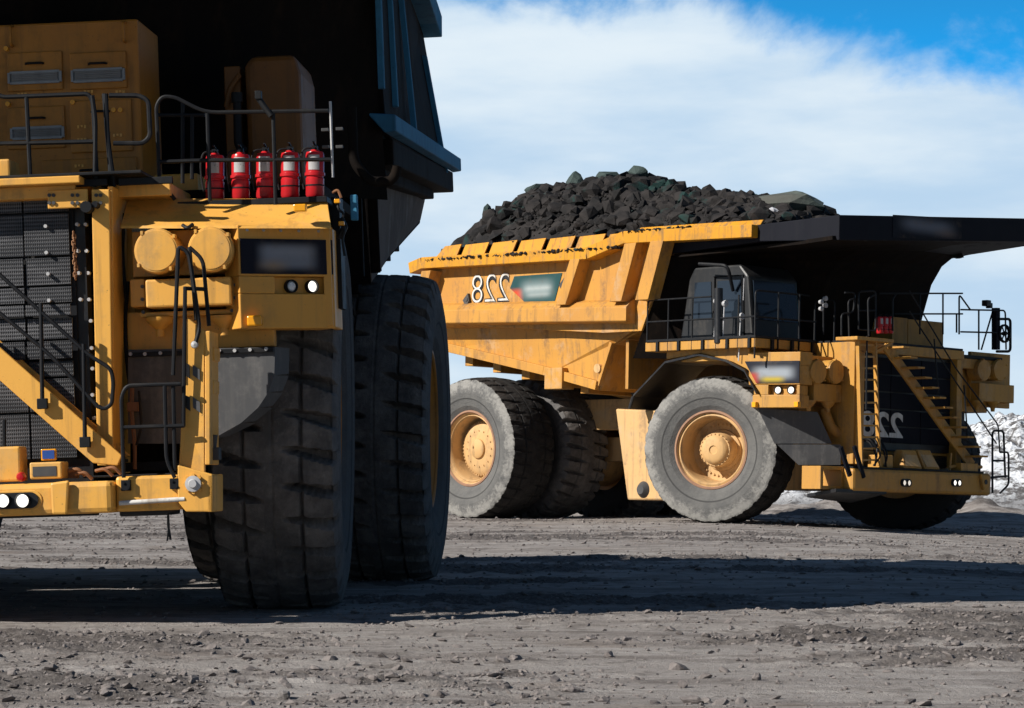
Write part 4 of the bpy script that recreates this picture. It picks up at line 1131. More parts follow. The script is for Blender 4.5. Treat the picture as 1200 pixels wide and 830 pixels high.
Y = lambda p, s: (p[0], s * p[1], p[2])
# ---- radiator housing: posts and mesh guard
FX = 3.0
gy = 1.96
mb = MB()
for s in (1, -1):
    pt = [(3.050,2.057,4.049), (3.050,2.229,4.042), (3.050,2.178,1.417), (3.050,2.023,1.423)]
    mb.plate([Y(p, s) for p in pt], (-.06, 0, 0))
    mb.plate([(2.99, s * 2.12, 1.35), (2.99, s * 2.20, 4.08), (2.2, s * 2.20, 4.08), (2.2, s * 2.12, 1.35)], (0, s * .05, 0))
mb.box((2.8, -2.1, 3.98), (3.045, 1.9, 4.10))
a, b_ = (3.080,1.637,4.055), (3.080,2.025,3.877)
mb.box((3.046, a[1], b_[2]), (3.075, b_[1], a[2]))
rad = lp(mb, 'radiator_housing', 'yellow_front', .01)
mb = Bolts()
for (px_, py_) in ((58,229),(64,229),(86,229),(92,229),(58,239),(64,239),(86,239),(92,239),(113,230),(118,230),(113,240),(118,240)):
    pass
for p in ((3.077,1.659,4.006), (3.077,1.700,4.004), (3.077,1.881,3.997), (3.077,1.930,3.995), (3.077,1.657,3.933), (3.077,1.698,3.931), (3.077,1.878,3.924), (3.077,1.927,3.922), (3.052,2.104,3.990), (3.052,2.145,3.988), (3.052,2.102,3.917), (3.052,2.143,3.915)):
    mb.cyl((0, p[1], p[2]), .018, p[0], p[0] + .015, 'x', 8)
mb.build('bolt', 'grey_steel', rad)
mb = MB(); mb.box((2.6, -1.95, .95), (2.80, 1.93, 3.97)); mb.build('radiator_core', 'black', rad)  # core extended downwards to block sun leaking past the bumper
rows = [4.06, 3.86, 3.44, 3.16, 2.99, 2.86, 2.64, 2.45, 2.28, 1.95, 1.5]
cols = [-1.93, -.9, .25, 1.35, 1.80]
rg = random.Random(3)
for k in range(len(rows) - 1):
    for j in range(4):
        mb = MB(); d = rg.uniform(0, .035) + (.05 if k in (4, 6) else 0)
        mb.box((2.84 + d, cols[j] + .008, rows[k + 1] + .010), (2.86 + d, cols[j + 1] - .008, rows[k] - .010)); mb.build('mesh_panel', 'mesh', rad, .004)
mb = MB()
for y in cols: mb.box((2.825, y - .03, 1.5), (2.838, y + .03, 3.97))
for z in rows[1:-1]: mb.box((2.821, -1.93, z - .03), (2.824, 1.8, z + .03))
mb.build('mesh_frame', 'rail', rad)
mb = Bolts()
for p in ((2.930,1.575,3.730), (2.930,1.574,3.477), (2.930,1.583,3.273), (2.930,1.583,3.020), (2.930,1.880,3.734), (2.930,1.962,3.731), (2.930,1.879,3.481), (2.930,1.962,3.478), (2.930,1.880,3.269), (2.930,1.971,3.266), (2.930,1.888,3.017), (2.930,1.970,3.013), (2.930,1.980,2.809), (2.930,1.979,2.549), (2.930,1.980,2.353), (2.930,1.971,2.101), (2.930,1.980,1.881)):
    mb.cyl((0, p[1], p[2]), .018, 2.87, p[0], 'x', 8)
mb.build('bolt', 'bolt', rad)
# rusty chain hanging on the guard
mb = MB(); p, q = (2.970,1.853,3.658), (2.970,1.862,3.210)
n = 15
for k in range(n):
    c = Vector(lerp(p, q, (k + .5) / n)); c.y += .006 * math.sin(k * 1.3)
    d = .022
    if k % 2: mb.tube([c + Vector((0, -d * .6, -d)), c + Vector((0, -d * .6, d)), c + Vector((0, d * .6, d)), c + Vector((0, d * .6, -d)), c + Vector((0, -d * .6, -d))], .008, 6, .015)
    else: mb.tube([c + Vector((-d * .6, 0, -d)), c + Vector((-d * .6, 0, d)), c + Vector((d * .6, 0, d)), c + Vector((d * .6, 0, -d)), c + Vector((-d * .6, 0, -d))], .008, 6, .015)
mb.build('chain', 'rust', rad)
# knob at the post top
mb = MB(); c = (3.080,2.033,3.869); mb.cyl((0, c[1], c[2]), .055, 3.07, 3.22, 'x', 16); mb.cyl((0, c[1] + .08, c[2] + .02), .03, 3.07, 3.2, 'x', 12); mb.build('latch_knob', 'rail', rad, .008)

# ---- deck
dk = MB()
a = (3.200,1.216,4.068)
dk.box((1.0, -3.9, 4.10), (3.2, 1.98, 4.17)); dk.box((1.0, 2.2, 4.0), (2.7, 2.75, 4.12))
dko = lp(dk, 'deck', 'yellow_front', .01)
mb = MB(); mb.box((1.0, 2.76, (2.400,3.528,3.905)[2]), (2.40, 4.22, (2.400,3.530,3.963)[2])); mb.box((.2, -3.9, 4.18), (3.1, 2.55, 4.21)); mb.build('tread_plate', 'rail', dko, .006)
mb = MB()
a, b_ = (3.000,1.266,4.086), (3.000,2.198,4.154); mb.box((2.95, a[1], a[2]), (3.0, b_[1], b_[2])); mb.box((2.9, b_[1] + .1, a[2]), (2.95, b_[1] + .62, b_[2])); mb.build('toe_board', 'rail', dko, .006)
mb = MB(); a, b_ = (3.000,1.068,4.103), (3.000,1.268,4.379); mb.box((2.6, a[1], a[2]), (3.0, b_[1], b_[2])); lp(mb, 'deck_box', 'yellow_front', .02)

# ---- air cleaners, precleaner box and light box, mirrored on both ends of the deck
for s in (1, -1):
    mb = MB()
    hood = [(2.900,2.292,3.679), (2.350,2.266,3.994), (2.300,4.208,3.920), (2.720,4.292,3.614), (2.900,3.408,3.634)]
    mb.plate([Y(p, s) for p in hood], (-.02, 0, .03))
    a, b_ = (2.620,2.344,3.232), (2.620,3.372,3.668)
    mb.box((2.5, s * a[1], a[2]), (2.62, s * b_[1], b_[2]))
    a, b_ = (2.450,2.235,2.527), (2.450,3.668,2.903)
    mb.box((2.30, s * a[1], a[2]), (2.45, s * b_[1], b_[2]))
    mb.box((1.3, s * (a[1] - .02), a[2] + .1), (2.30, s * (a[1] + .05), 4.0))
    hs = lp(mb, 'air_cleaner_housing', 'yellow_front', .012)
    a, b_ = (2.920,2.516,2.911), (2.920,3.338,3.180)
    mb = MB(); mb.box((2.46, s * a[1], a[2]), (2.92, s * b_[1], b_[2])); mb.build('precleaner_box', 'yellow_front', hs, .02)
    mb = MB()
    for (u, v) in (((2.800,2.345,2.933), (2.800,2.486,3.198)), ((2.800,3.316,2.896), (2.800,3.466,3.159))): mb.box((2.46, s * u[1], u[2]), (2.8, s * v[1], v[2]))
    u, v = (2.750,2.422,2.835), (2.750,3.390,2.880); mb.box((2.46, s * u[1], u[2]), (2.75, s * v[1], v[2])); mb.build('precleaner_bracket', 'yellow', hs, .01)
    mb = Bolts()
    for p in ((2.810,2.469,3.124), (2.810,2.465,3.002), (2.810,3.367,3.105), (2.810,3.362,2.983), (2.760,2.459,2.882), (2.760,3.317,2.865)): mb.cyl((0, s * p[1], p[2]), .018, p[0] - .01, p[0] + .015, 'x', 8)
    mb.build('bolt', 'grey_steel', hs)
    for c in ((3.020,2.652,3.444), (3.020,3.167,3.439)):
        mb = MB(); rr = .212; dd = .40; x0 = 2.622
        mb.lathe([(rr, 0), (rr, dd - .09), (rr * 1.025, dd - .09), (rr * 1.025, dd - .05), (rr, dd - .045), (rr, dd - .015), (rr * .96, dd), (rr * .90, dd + .002), (rr * .89, dd + .008), (.0001, dd + .012)], (x0, s * c[1], c[2]), 'x', 56)
        for k in range(4):
            a_ = k * 1.5708 + .65
            mb.box((x0 + dd - .10, s * c[1] + rr * 1.03 * math.cos(a_) - .012, c[2] + rr * 1.03 * math.sin(a_) - .018), (x0 + dd + .012, s * c[1] + rr * 1.03 * math.cos(a_) + .012, c[2] + rr * 1.03 * math.sin(a_) + .018))
        mb.build('air_cleaner', 'yellow_front', hs)
    for c in ((2.680,2.599,2.832), (2.680,3.220,2.824)):
        mb = MB(); mb.lathe([(.135, .0), (.135, -.03), (.12, -.05), (.06, -.105), (.042, -.12), (.042, -.19), (.0001, -.19)], (2.68, s * c[1], c[2]), 'z', 24); mb.build('dust_cup', 'yellow', hs)
    # light box, its face turned slightly outwards
    A_ = (2.860,3.418,3.638); B_ = (2.620,4.255,2.682)
    xa, ya, xb, yb = 2.90, A_[1], 2.30, B_[1]
    nl = Vector((yb - ya, -(xb - xa), 0)).normalized()
    zt_, zb_ = A_[2] + .03, B_[2]
    def fb(u, z, out=0):
        p = (xa + (xb - xa) * u + nl.x * out, ya + (yb - ya) * u + nl.y * out, z)
        return (p[0], s * p[1], p[2])
    H_ = zt_ - zb_
    zs1, zs0, zq1, zq0 = zt_ - .13 * H_, zt_ - .47 * H_, zt_ - .50 * H_, zt_ - .66 * H_
    nn = (-nl.x * .3, -s * nl.y * .3, 0)
    mb = MB()
    for (u0, u1, z0, z1, dp, inn) in ((0, 1, zs0 - .02, zt_, 1, 0), (0, .37, zq0, zs0 - .021, 1, 0), (.955, 1, zq0, zs0 - .021, 1, 0), (.371, .954, zq0, zs0 - .021, 1, -.08), (0, 1, zb_, zq0 - .001, 1, 0)):
        mb.plate([fb(u0, z0, inn), fb(u1, z0, inn), fb(u1, z1, inn), fb(u0, z1, inn)], nn)
    mb.box((1.6, s * (yb - .1), zb_ + .02), (2.36, s * (yb - .02), zt_)); mb.box((1.6, s * (ya + .1), zt_ - .1), (2.4, s * (yb - .11), zt_ - .01))
    lbx = lp(mb, 'light_box', 'yellow_shade', .01)
    for u in (.52, .74):
        lamp(lbx, fb(u + .04, (zq1 + zq0) / 2 - .005, -.05), .055, 'lamp_off' if u < .6 else 'lamp_on', (nl.x, s * nl.y, 0))
    if s > 0:
        p0, p1 = fb(.03, zs0, .012), fb(.985, zs1, .012)
        M['near_sign'] = sign_mat('near_light_box_sign', (1, 2), (p0[1], p0[2]), (p1[1], p1[2]), [(.50, .50, .29, .33, .09, (.21, .225, .26), 1), (.50, .62, .24, .10, .12, (.30, .32, .36), .6), (.34, .24, .10, .08, .14, (.42, .25, .10), .8)], (.012, .013, .022))
    MB().plate([fb(.02, zs0, .001), fb(.985, zs0, .001), fb(.985, zs1, .001), fb(.02, zs1, .001)], (nl.x * .012, s * nl.y * .012, 0)).build('sign_panel', 'near_sign' if s > 0 else 'black', lbx)
    mb = Bolts()
    for u in (.10, .27, .45, .64, .85): 
        c = fb(u, zt_ - .045, .0); mb.cyl((0, c[1], c[2]), .014, c[0] - .03, c[0] + .014, 'x', 8)
    mb.build('bolt', 'bolt', lbx)
    mb = MB(); c = Vector(fb(.13, zb_ + .07, .035)); mb.box(c - Vector((.05, .07, .05)), c + Vector((.05, .07, .05))); mb.build('marker_lamp', 'amber', lbx, .015)
    mb = MB(); c = Vector(Y((2.800,4.014,3.814), s)); mb.box(c - Vector((.05, .06, .035)), c + Vector((.05, .06, .035))); mb.build('marker_lamp', 'amber', lbx, .01)
    # rubber mud flap with a bolted strip
    fl = [(2.620,2.270,2.535), (2.620,3.679,2.506), (2.620,3.661,2.236), (2.620,3.598,2.074), (2.620,3.493,1.930), (2.620,3.323,1.789), (2.620,3.053,1.650), (2.620,2.778,1.611), (2.620,2.238,1.630)]
    mb = MB(); mb.plate([Y(p, s) for p in fl], (-.03, 0, 0))
    curl = [fl[1], fl[2], fl[3], fl[4], fl[5], fl[6]]
    for p, q in zip(curl[:-1], curl[1:]): mb.plate([Y(p, s), Y(q, s), (q[0] - .28, s * (q[1] + .10), q[2] + .02), (p[0] - .28, s * (p[1] + .10), p[2])], (0, s * .02, 0))
    mf = lp(mb, 'mud_flap', 'flap', 0)
    mb = MB(); a, b_ = (2.640,2.271,2.460), (2.640,3.682,2.505); mb.box((2.625, s * a[1], a[2]), (2.65, s * b_[1], b_[2])); mb.build('clamp_strip', 'rail', mf, .004)
    mb = Bolts()
    for p in ((2.650,2.299,2.491), (2.650,2.440,2.486), (2.650,2.590,2.489), (2.650,3.162,2.492), (2.650,3.311,2.486), (2.650,3.460,2.489), (2.650,3.617,2.491)): mb.cyl((0, s * p[1], p[2]), .018, 2.645, 2.665, 'x', 8)
    mb.build('bolt', 'bolt', mf)
    mb = MB()      # deck support over the wheel
    mb.box((-1.2, s * 2.3, 4.05), (1.6, s * 4.1, 4.16)); lp(mb, 'fender', 'dark_body', .01)

# ---- bumper
mb = MB()
a, b_ = (3.600,2.271,1.286), (3.600,2.260,0.977)
ym = a[1]
mb.box((2.9, -ym, b_[2]), (3.62, ym, a[2] - .01))
bu = lp(mb, 'bumper', 'yellow_front', .05)
for s in (1, -1):
    a, b_ = (3.450,2.241,1.311), (3.450,2.881,0.962)
    mb = MB(); mb.box((2.8, s * (ym + .002), b_[2] + .02), (3.45, s * b_[1], a[2])); mb.build('bumper_end', 'yellow_front', bu, .03)
    ep = [(3.500,2.874,1.400), (3.500,3.199,1.301), (3.500,3.187,0.952), (3.500,2.938,0.961), (3.500,2.862,1.059)]
    mb = MB(); mb.plate([Y(p, s) for p in ep], (-.07, 0, 0)); mb.plate([Y(ep[1], s), Y(ep[2], s), (2.9, s * ep[2][1], ep[2][2]), (2.9, s * ep[1][1], ep[1][2])], (0, -s * .05, 0)); mb.build('end_plate', 'yellow_front', bu, .012)
    mb = MB(); c = (3.500,3.020,1.220)
    mb.lathe([(.0001, .07), (.035, .07), (.045, .05), (.075, .045), (.075, 0)], (3.5, s * c[1], c[2]), 'x', 24); bolt = mb.build('swivel_hub', 'bolt', bu)
    mb = MB()
    for k in range(8):
        a_ = k * math.pi / 4; mb.cyl((0, s * c[1] + .078 * math.cos(a_), c[2] + .078 * math.sin(a_)), .018, 3.5, 3.535, 'x', 10)
    mb.build('hub_bolts', 'yellow_front', bu)
    a, b_ = (3.600,2.312,1.063), (3.600,2.929,1.081)
    mb = MB(); mb.tube([Y((3.49, a[1], a[2]), s), Y((3.49, b_[1], b_[2]), s)], .022, 10); mb.build('grab_bar', 'white', bu)
    mb = MB(); a, b_ = (3.200,2.268,0.995), (3.200,2.741,1.043); mb.box((2.7, s * a[1], a[2] - .06), (3.3, s * b_[1], b_[2] - .03)); mb.build('skid_plate', 'black', bu, .02)
    c = (3.630,1.348,1.120)
    mb = MB(); capsule(mb, (3.63, s * c[1], c[2]), .27, .095, 3.615, 3.63); mb.build('lamp_bezel', 'yellow_front', bu, .02)
    mb = MB(); capsule(mb, (3.63, s * c[1], c[2]), .235, .075, 3.626, 3.645); rc = mb.build('lamp_recess', 'black', bu)
    for p in ((3.650,1.257,1.123), (3.650,1.442,1.117)): lamp(rc, (3.66, s * p[1], p[2]), .062, 'lamp_on')
    mb = MB(); p = [(3.630,1.708,1.274), (3.630,1.885,1.292), (3.630,1.858,0.976), (3.630,1.713,0.980)]; mb.plate([Y(q, s) for q in p], (.05, 0, 0)); mb.build('tow_bracket', 'yellow_front', bu, .02)
# things fixed on the bumper
mb = MB(); a, b_ = (3.500,0.951,1.300), (3.500,1.391,1.628); mb.box((3.2, a[1], a[2]), (3.5, b_[1], b_[2])); lp(mb, 'equipment_box', 'yellow_front', .02)
mb = MB(); c = (3.550,1.409,1.340); mb.lathe([(.0001, .06), (.03, .055), (.045, .02), (.045, -.02), (.0001, -.03)], c, 'x', 16); lp(mb, 'red_reflector', 'red', 0)
mb = MB(); a, b_ = (3.550,1.489,1.313), (3.550,1.793,1.470); mb.box((3.25, a[1], a[2]), (3.55, b_[1], b_[2])); cb_ = lp(mb, 'control_box', 'yellow_front', .015)
mb = MB(); mb.box((3.551, a[1] + .03, a[2] + .025), (3.556, b_[1] - .05, b_[2] - .04)); mb.build('notice_plate', 'grey_steel', cb_)
a, b_ = (3.450,1.576,1.486), (3.450,1.718,1.593)
mb = MB(); mb.box((3.40, a[1], a[2]), (3.44, b_[1], b_[2])); bf = mb.build('indicator_frame', 'amber', cb_, .006)
mb = MB(); mb.box((3.441, a[1] + .015, a[2] + .015), (3.45, b_[1] - .015, b_[2] - .012)); mb.build('indicator_lens', 'blue_lens', bf)
mb = MB()
for k, p in enumerate(((3.400,1.820,1.381), (3.400,1.884,1.347), (3.400,2.079,1.372), (3.400,2.160,1.385))): mb.tube([p, (p[0] + .03, p[1] + .10, p[2] + .02), (p[0], p[1] + .16, p[2] - .05)], .018, 6, .05)
a, b_ = (3.300,1.755,1.311), (3.300,1.880,1.403); mb.box((3.2, a[1], a[2]), (3.3, b_[1], b_[2])); lp(mb, 'hose_fitting', 'rust', 0)
mb = MB(); a, b_ = (3.200,1.937,1.329), (3.200,2.818,1.395); mb.box((2.5, a[1], a[2] - .02), (3.3, b_[1], a[2] + .0)); mb.box((2.4, a[1], a[2] + .03), (2.5, b_[1], a[2] + .12)); lp(mb, 'walkway', 'rail', .006)
for s in (1,):
    for p in ((3.470,2.379,1.226), (3.470,2.838,1.226)):
        mb = MB(); mb.box((3.452, p[1] - .045, p[2] - .05), (3.50, p[1] + .045, p[2] + .05)); mb.cyl((0, p[1] - .02, p[2] + .025), .014, 3.5, 3.512, 'x', 8); mb.cyl((0, p[1] + .02, p[2] - .025), .014, 3.5, 3.512, 'x', 8); lp(mb, 'rail_clamp', 'rail', .006)
# ---- diagonal stairway across the grille
SX = 3.30
s_u0, s_u1, s_l1, s_l0 = (3.300,0.714,3.015), (3.300,2.314,1.508), (3.300,2.036,1.446), (3.300,0.703,2.701)
s_e = (3.300,2.270,1.414)
mb = MB(); mb.plate([s_u0, s_u1, s_e, s_l1, s_l0], (-.05, 0, 0))
st_ = lp(mb, 'stairway', 'yellow_front', .01)
mb = MB(); mb.plate([(2.92, s_u0[1], s_u0[2]), (2.92, s_u1[1], s_u1[2]), (2.92, s_l1[1], s_l1[2]), (2.92, s_l0[1], s_l0[2])], (-.04, 0, 0)); mb.build('stringer', 'yellow', st_, .006)
for k in range(9):
    c = lerp(s_u0, s_u1, (k + .4) / 9); mb = MB(); mb.box((2.925, c[1] - .10, c[2] - .16), (3.245, c[1] + .09, c[2] - .13)); mb.build('tread', 'rail', st_, .004)
hp = [((3.360,1.607,2.969), (3.360,1.588,1.951)), ((3.360,1.999,2.569), (3.360,1.980,1.576))]
for p, q in hp:
    mb = MB(); mb.tube([p, (q[0], q[1], q[2] + .1)], .022, 8); mb.box((3.33, q[1] - .05, q[2] + .02), (3.38, q[1] + .05, q[2] + .12)); lp(mb, 'rail_post', 'rail', .006)
handrails(lt, LR, [[(3.360,0.912,3.550), (3.360,2.052,2.455), (3.360,2.250,2.327), (3.360,2.270,2.199), (3.360,2.246,1.991), (3.360,2.172,1.946), (3.360,2.092,1.989)],
                   [(3.360,0.898,3.165), (3.360,1.687,2.469), (3.360,2.124,1.964)],
                   [(3.400,1.230,1.883), (3.400,1.219,1.579)]], .020)
# ---- boarding gate
handrails(lt, LR, [[(3.490,2.362,1.299), (3.490,2.364,2.048), (3.490,2.416,2.157), (3.490,2.930,2.154)], [(3.490,2.378,1.768), (3.490,2.949,1.764)], [(3.490,2.777,2.144), (3.490,2.769,1.444), (3.490,2.843,1.282)], [(3.470,2.854,2.158), (3.470,2.842,1.346)]], .020)
mb = MB(); mb.tube([(2.700,2.314,2.160), (2.700,2.299,1.955), (2.700,2.321,1.626), (2.700,2.312,1.380)], .02, 8, .1); p = (2.720,2.321,1.987); mb.box((2.6, p[1] - .06, p[2] - .05), (2.72, p[1] + .05, p[2] + .04)); lp(mb, 'hose_valve', 'rust', .004)
mb = MB(); mb.tube([(2.750,2.389,2.131), (2.750,2.402,1.787), (2.750,2.346,1.608)], .015, 6, .1); lp(mb, 'control_cable', 'rail', 0)
# ---- access ladder at the right
lo = [(3.350,2.983,2.781), (3.350,3.148,2.646), (3.350,3.149,2.230), (3.400,3.113,1.392), (3.450,3.106,0.954), (3.450,2.929,0.960), (3.420,2.863,1.281), (3.400,2.899,1.743), (3.380,2.937,1.774)]
mb = MB(); mb.plate(lo, (-.06, 0, 0)); mb.plate([lo[1], lo[3], (2.9, lo[3][1], lo[3][2]), (2.9, lo[1][1], lo[1][2])], (0, .05, 0)); la = lp(mb, 'access_ladder', 'yellow_front', .01)
for k, p in enumerate(((3.370,3.057,2.265), (3.390,3.050,1.961))):
    mb = MB(); mb.plate([(3.372 + k * .01, p[1] - .03, p[2] + .07), (3.372 + k * .01, p[1] + .035, p[2] + .02), (3.372 + k * .01, p[1] + .035, p[2] - .08), (3.372 + k * .01, p[1] - .03, p[2] - .03)], (.012, 0, 0)); mb.build('step_opening', 'flap', la)
    mb = MB(); mb.plate([(3.372, p[1] - .10, p[2] + .09), (3.372, p[1] - .06, p[2] + .07), (3.372, p[1] - .06, p[2] - .06), (3.372, p[1] - .10, p[2] - .03)], (.012, 0, 0)); mb.build('step_opening', 'black', la)
for p in ((3.200,3.163,2.436), (3.200,3.144,2.123), (3.200,3.118,1.851), (3.200,3.101,1.594)):
    mb = MB(); mb.plate([(3.2, p[1] - .03, p[2] + .10), (3.2, p[1] + .05, p[2] + .06), (3.2, p[1] + .045, p[2] - .06), (3.2, p[1] - .03, p[2] - .09)], (-.3, 0, 0)); mb.build('step', 'yellow_front', la, .008)
mb = MB(); p = (3.390,3.054,2.520); mb.lathe([(.0001, .04), (.03, .03), (.038, 0), (.03, -.03), (.0001, -.04)], p, 'x', 14); mb.build('knob', 'bolt', la)
handrails(lt, LR, [[(3.420,2.848,2.239), (3.360,2.928,3.454), (3.360,3.022,3.386), (3.360,3.066,3.033), (3.360,3.102,2.671), (3.400,3.064,2.535)], [(3.200,3.004,3.448), (3.200,3.129,3.330), (3.200,3.164,2.701)], [(3.200,3.004,3.448), (3.300,3.062,2.756)], [(3.400,2.977,3.049), (3.200,3.136,3.048)], [(3.420,2.989,3.056), (3.440,2.931,1.757)]], .020)
mb = MB(); c = (3.300,3.164,1.495); mb.box((3.1, c[1] - .04, c[2] - .06), (3.25, c[1] + .06, c[2] + .06)); mb.tube([(3.2, c[1], c[2] + .05), (3.2, c[1] + .02, c[2] + .18)], .03, 8); lp(mb, 'ladder_hinge', 'grey_steel', .01)
# thin cable hanging below the bumper
mb = MB(); mb.tube([(3.200,2.715,0.996), (3.200,2.710,0.843), (3.200,2.729,0.698)], .012, 6); mb.tube([(3.210,2.717,0.996), (3.210,2.719,0.819), (3.210,2.698,0.691)], .010, 6); lp(mb, 'hanging_cable', 'black', 0)

# ---- upper deck: handrails
handrails(lt, LR, [[(2.950,0.693,5.111), (2.950,1.105,5.045), (2.950,1.202,4.975), (2.950,2.043,4.971), (2.950,2.081,4.888), (2.950,2.094,4.090)], [(2.950,0.673,4.541), (2.950,2.076,4.514)], [(2.950,1.441,4.973), (2.950,1.452,4.100)], [(2.960,2.077,4.952), (2.960,2.102,4.723), (2.960,2.072,4.082)]], .022)
handrails(lt, LR, [[(2.900,2.197,4.972), (2.900,2.199,4.564), (2.900,2.248,4.081)], [(2.900,2.229,4.954), (2.900,2.517,4.941), (2.900,2.606,4.889), (2.900,2.610,4.546), (2.900,2.542,4.484), (2.900,2.255,4.496)], [(2.800,2.160,4.987), (2.800,2.203,4.093)]], .024)
handrails(lt, LR, [[(2.600,2.630,4.153), (2.600,2.622,4.878), (2.600,2.684,4.966), (2.600,2.808,4.953), (2.600,3.093,4.792), (2.600,4.292,4.758)], [(2.600,2.620,4.335), (2.600,3.077,4.332), (2.600,4.300,4.289)], [(2.000,2.516,4.869), (2.000,2.991,4.849)], [(2.600,3.117,4.783), (2.600,3.113,3.936)], [(2.000,2.775,4.984), (2.000,2.747,4.185)], [(2.600,3.755,4.764), (2.600,3.749,3.877)], [(2.000,2.864,4.854), (2.000,2.842,4.224)], [(2.600,2.630,4.153), (2.600,2.773,3.966)]], .020)
mb = MB(); mb.tube([(2.620,3.607,4.932), (2.620,3.677,4.814), (2.620,3.740,4.729)], .03, 8, .03); p = (2.620,3.623,4.923); mb.box((2.58, p[1] - .03, p[2] - .03), (2.66, p[1] + .03, p[2] + .05)); lp(mb, 'mirror_arm', 'rail', .004)
mb = MB(); mb.tube([(2.300,4.275,4.888), (2.300,4.274,4.150)], .014, 6); lp(mb, 'aerial', 'bolt', 0)
mb = MB()
for p in ((2.300,4.349,4.620), (2.300,4.343,4.446), (2.300,4.207,4.617), (2.300,4.209,4.451)): mb.box((2.26, p[1] - .03, p[2] - .015), (2.30, p[1] + .04, p[2] + .015))
lp(mb, 'bracket_plate', 'grey_steel', .004)
mb = MB(); mb.tube([(2.000,4.447,4.862), (2.000,4.445,4.325), (2.000,4.606,4.117), (2.000,4.808,4.125), (2.000,4.852,4.174), (2.000,4.872,4.265)], .05, 10, .1); lp(mb, 'intake_pipe', 'dark_body', 0)
mb = MB(); a, b_ = (2.200,4.423,3.738), (2.200,4.490,3.985); mb.box((2.1, a[1], a[2]), (2.2, b_[1], b_[2])); lp(mb, 'mirror', 'sky_reflect_blue', .01)
mb = MB(); mb.box((1.6, 4.2, 2.9), (1.9, 4.28, 4.0)); mb.tube([(2.200,4.323,3.758), (2.200,4.362,3.673), (2.200,4.308,3.559)], .035, 8); lp(mb, 'side_ladder', 'rail', 0)

# ---- electrical cabinet at the back of the deck
CX = 1.3
a, b_ = (1.300,2.219,5.948), (1.300,2.161,4.273)
y1 = a[1]; zt_, zb_ = a[2], b_[2] - .1
mb = MB(); mb.box((.2, -y1 + .2, zb_), (CX, y1, zt_)); cabn = lp(mb, 'equipment_cabinet', 'brown_cab', .02)
for (p, q, vent) in (((1.300,0.873,5.263), (1.300,1.439,5.654), ((1.300,0.893,5.340), (1.300,1.423,5.447))), ((1.300,1.513,5.252), (1.300,2.094,5.625), ((1.300,1.542,5.329), (1.300,2.070,5.444))), ((1.300,0.852,4.674), (1.300,1.446,5.099), ((1.300,0.900,4.776), (1.300,1.430,4.883))), ((1.300,1.499,4.612), (1.300,2.130,5.139), None), ((1.300,1.192,4.348), (1.300,2.162,4.550), None)):
    mb = MB(); mb.box((CX + .001, p[1], p[2]), (CX + .03, q[1], q[2])); d = mb.build('door', 'brown_cab', cabn, .01)
    mb = MB(); c = ((p[1] + q[1]) / 2, q[2] - .12); mb.tube([(CX + .03, c[0] - .09, c[1]), (CX + .07, c[0] - .08, c[1]), (CX + .07, c[0] + .08, c[1]), (CX + .03, c[0] + .09, c[1])], .012, 6, .02); mb.build('handle', 'rail', d)
    if vent:
        u, v = vent
        mb = MB(); mb.box((CX + .031, u[1], u[2]), (CX + .034, v[1], v[2]))
        for k in range(6):
            z = u[2] + (k + .5) * (v[2] - u[2]) / 6; mb.plate([(CX + .035, u[1] + .03, z - .012), (CX + .035, v[1] - .03, z - .012), (CX + .06, v[1] - .03, z + .008), (CX + .06, u[1] + .03, z + .008)], (0, 0, .004))
        for y in (u[1], v[1]): mb.box((CX + .035, y - .012, u[2]), (CX + .062, y + .012, v[2]))
        for z in (u[2], v[2]): mb.box((CX + .035, u[1] + .013, z - .012), (CX + .062, v[1] - .013, z + .012))
        mb.build('vent', 'vent_grey', d)
mb = MB()
for p in ((1.350,0.931,5.825), (1.350,2.085,5.816)): mb.tube([(CX, p[1], p[2] + .10), (CX + .08, p[1], p[2] + .09), (CX + .08, p[1], p[2] - .09), (CX, p[1], p[2] - .10)], .016, 6, .03)
mb.build('lifting_eyes', 'brown_cab', cabn)
mb = Bolts()
for p in ((1.340,1.951,5.029), (1.340,2.020,5.026), (1.340,0.871,5.699), (1.340,1.535,5.125), (1.340,0.869,5.136)): mb.cyl((0, p[1], p[2]), .025, CX, CX + .05, 'x', 10)
mb.build('warning_stud', 'amber', cabn)
mb = MB()
for p in ((1.340,1.695,5.222), (1.340,2.018,5.208), (1.340,1.613,4.871), (1.340,1.976,4.769), (1.340,1.609,4.741), (1.340,1.573,4.475), (1.340,1.013,5.225)):
    for k in range(3): mb.box((CX + .035, p[1] + k * .035 - .04, p[2] - .012 + .01 * (k % 2)), (CX + .04, p[1] + k * .035 - .018, p[2] + .018))
mb.build('stencil_marks', 'yellow_front', cabn)
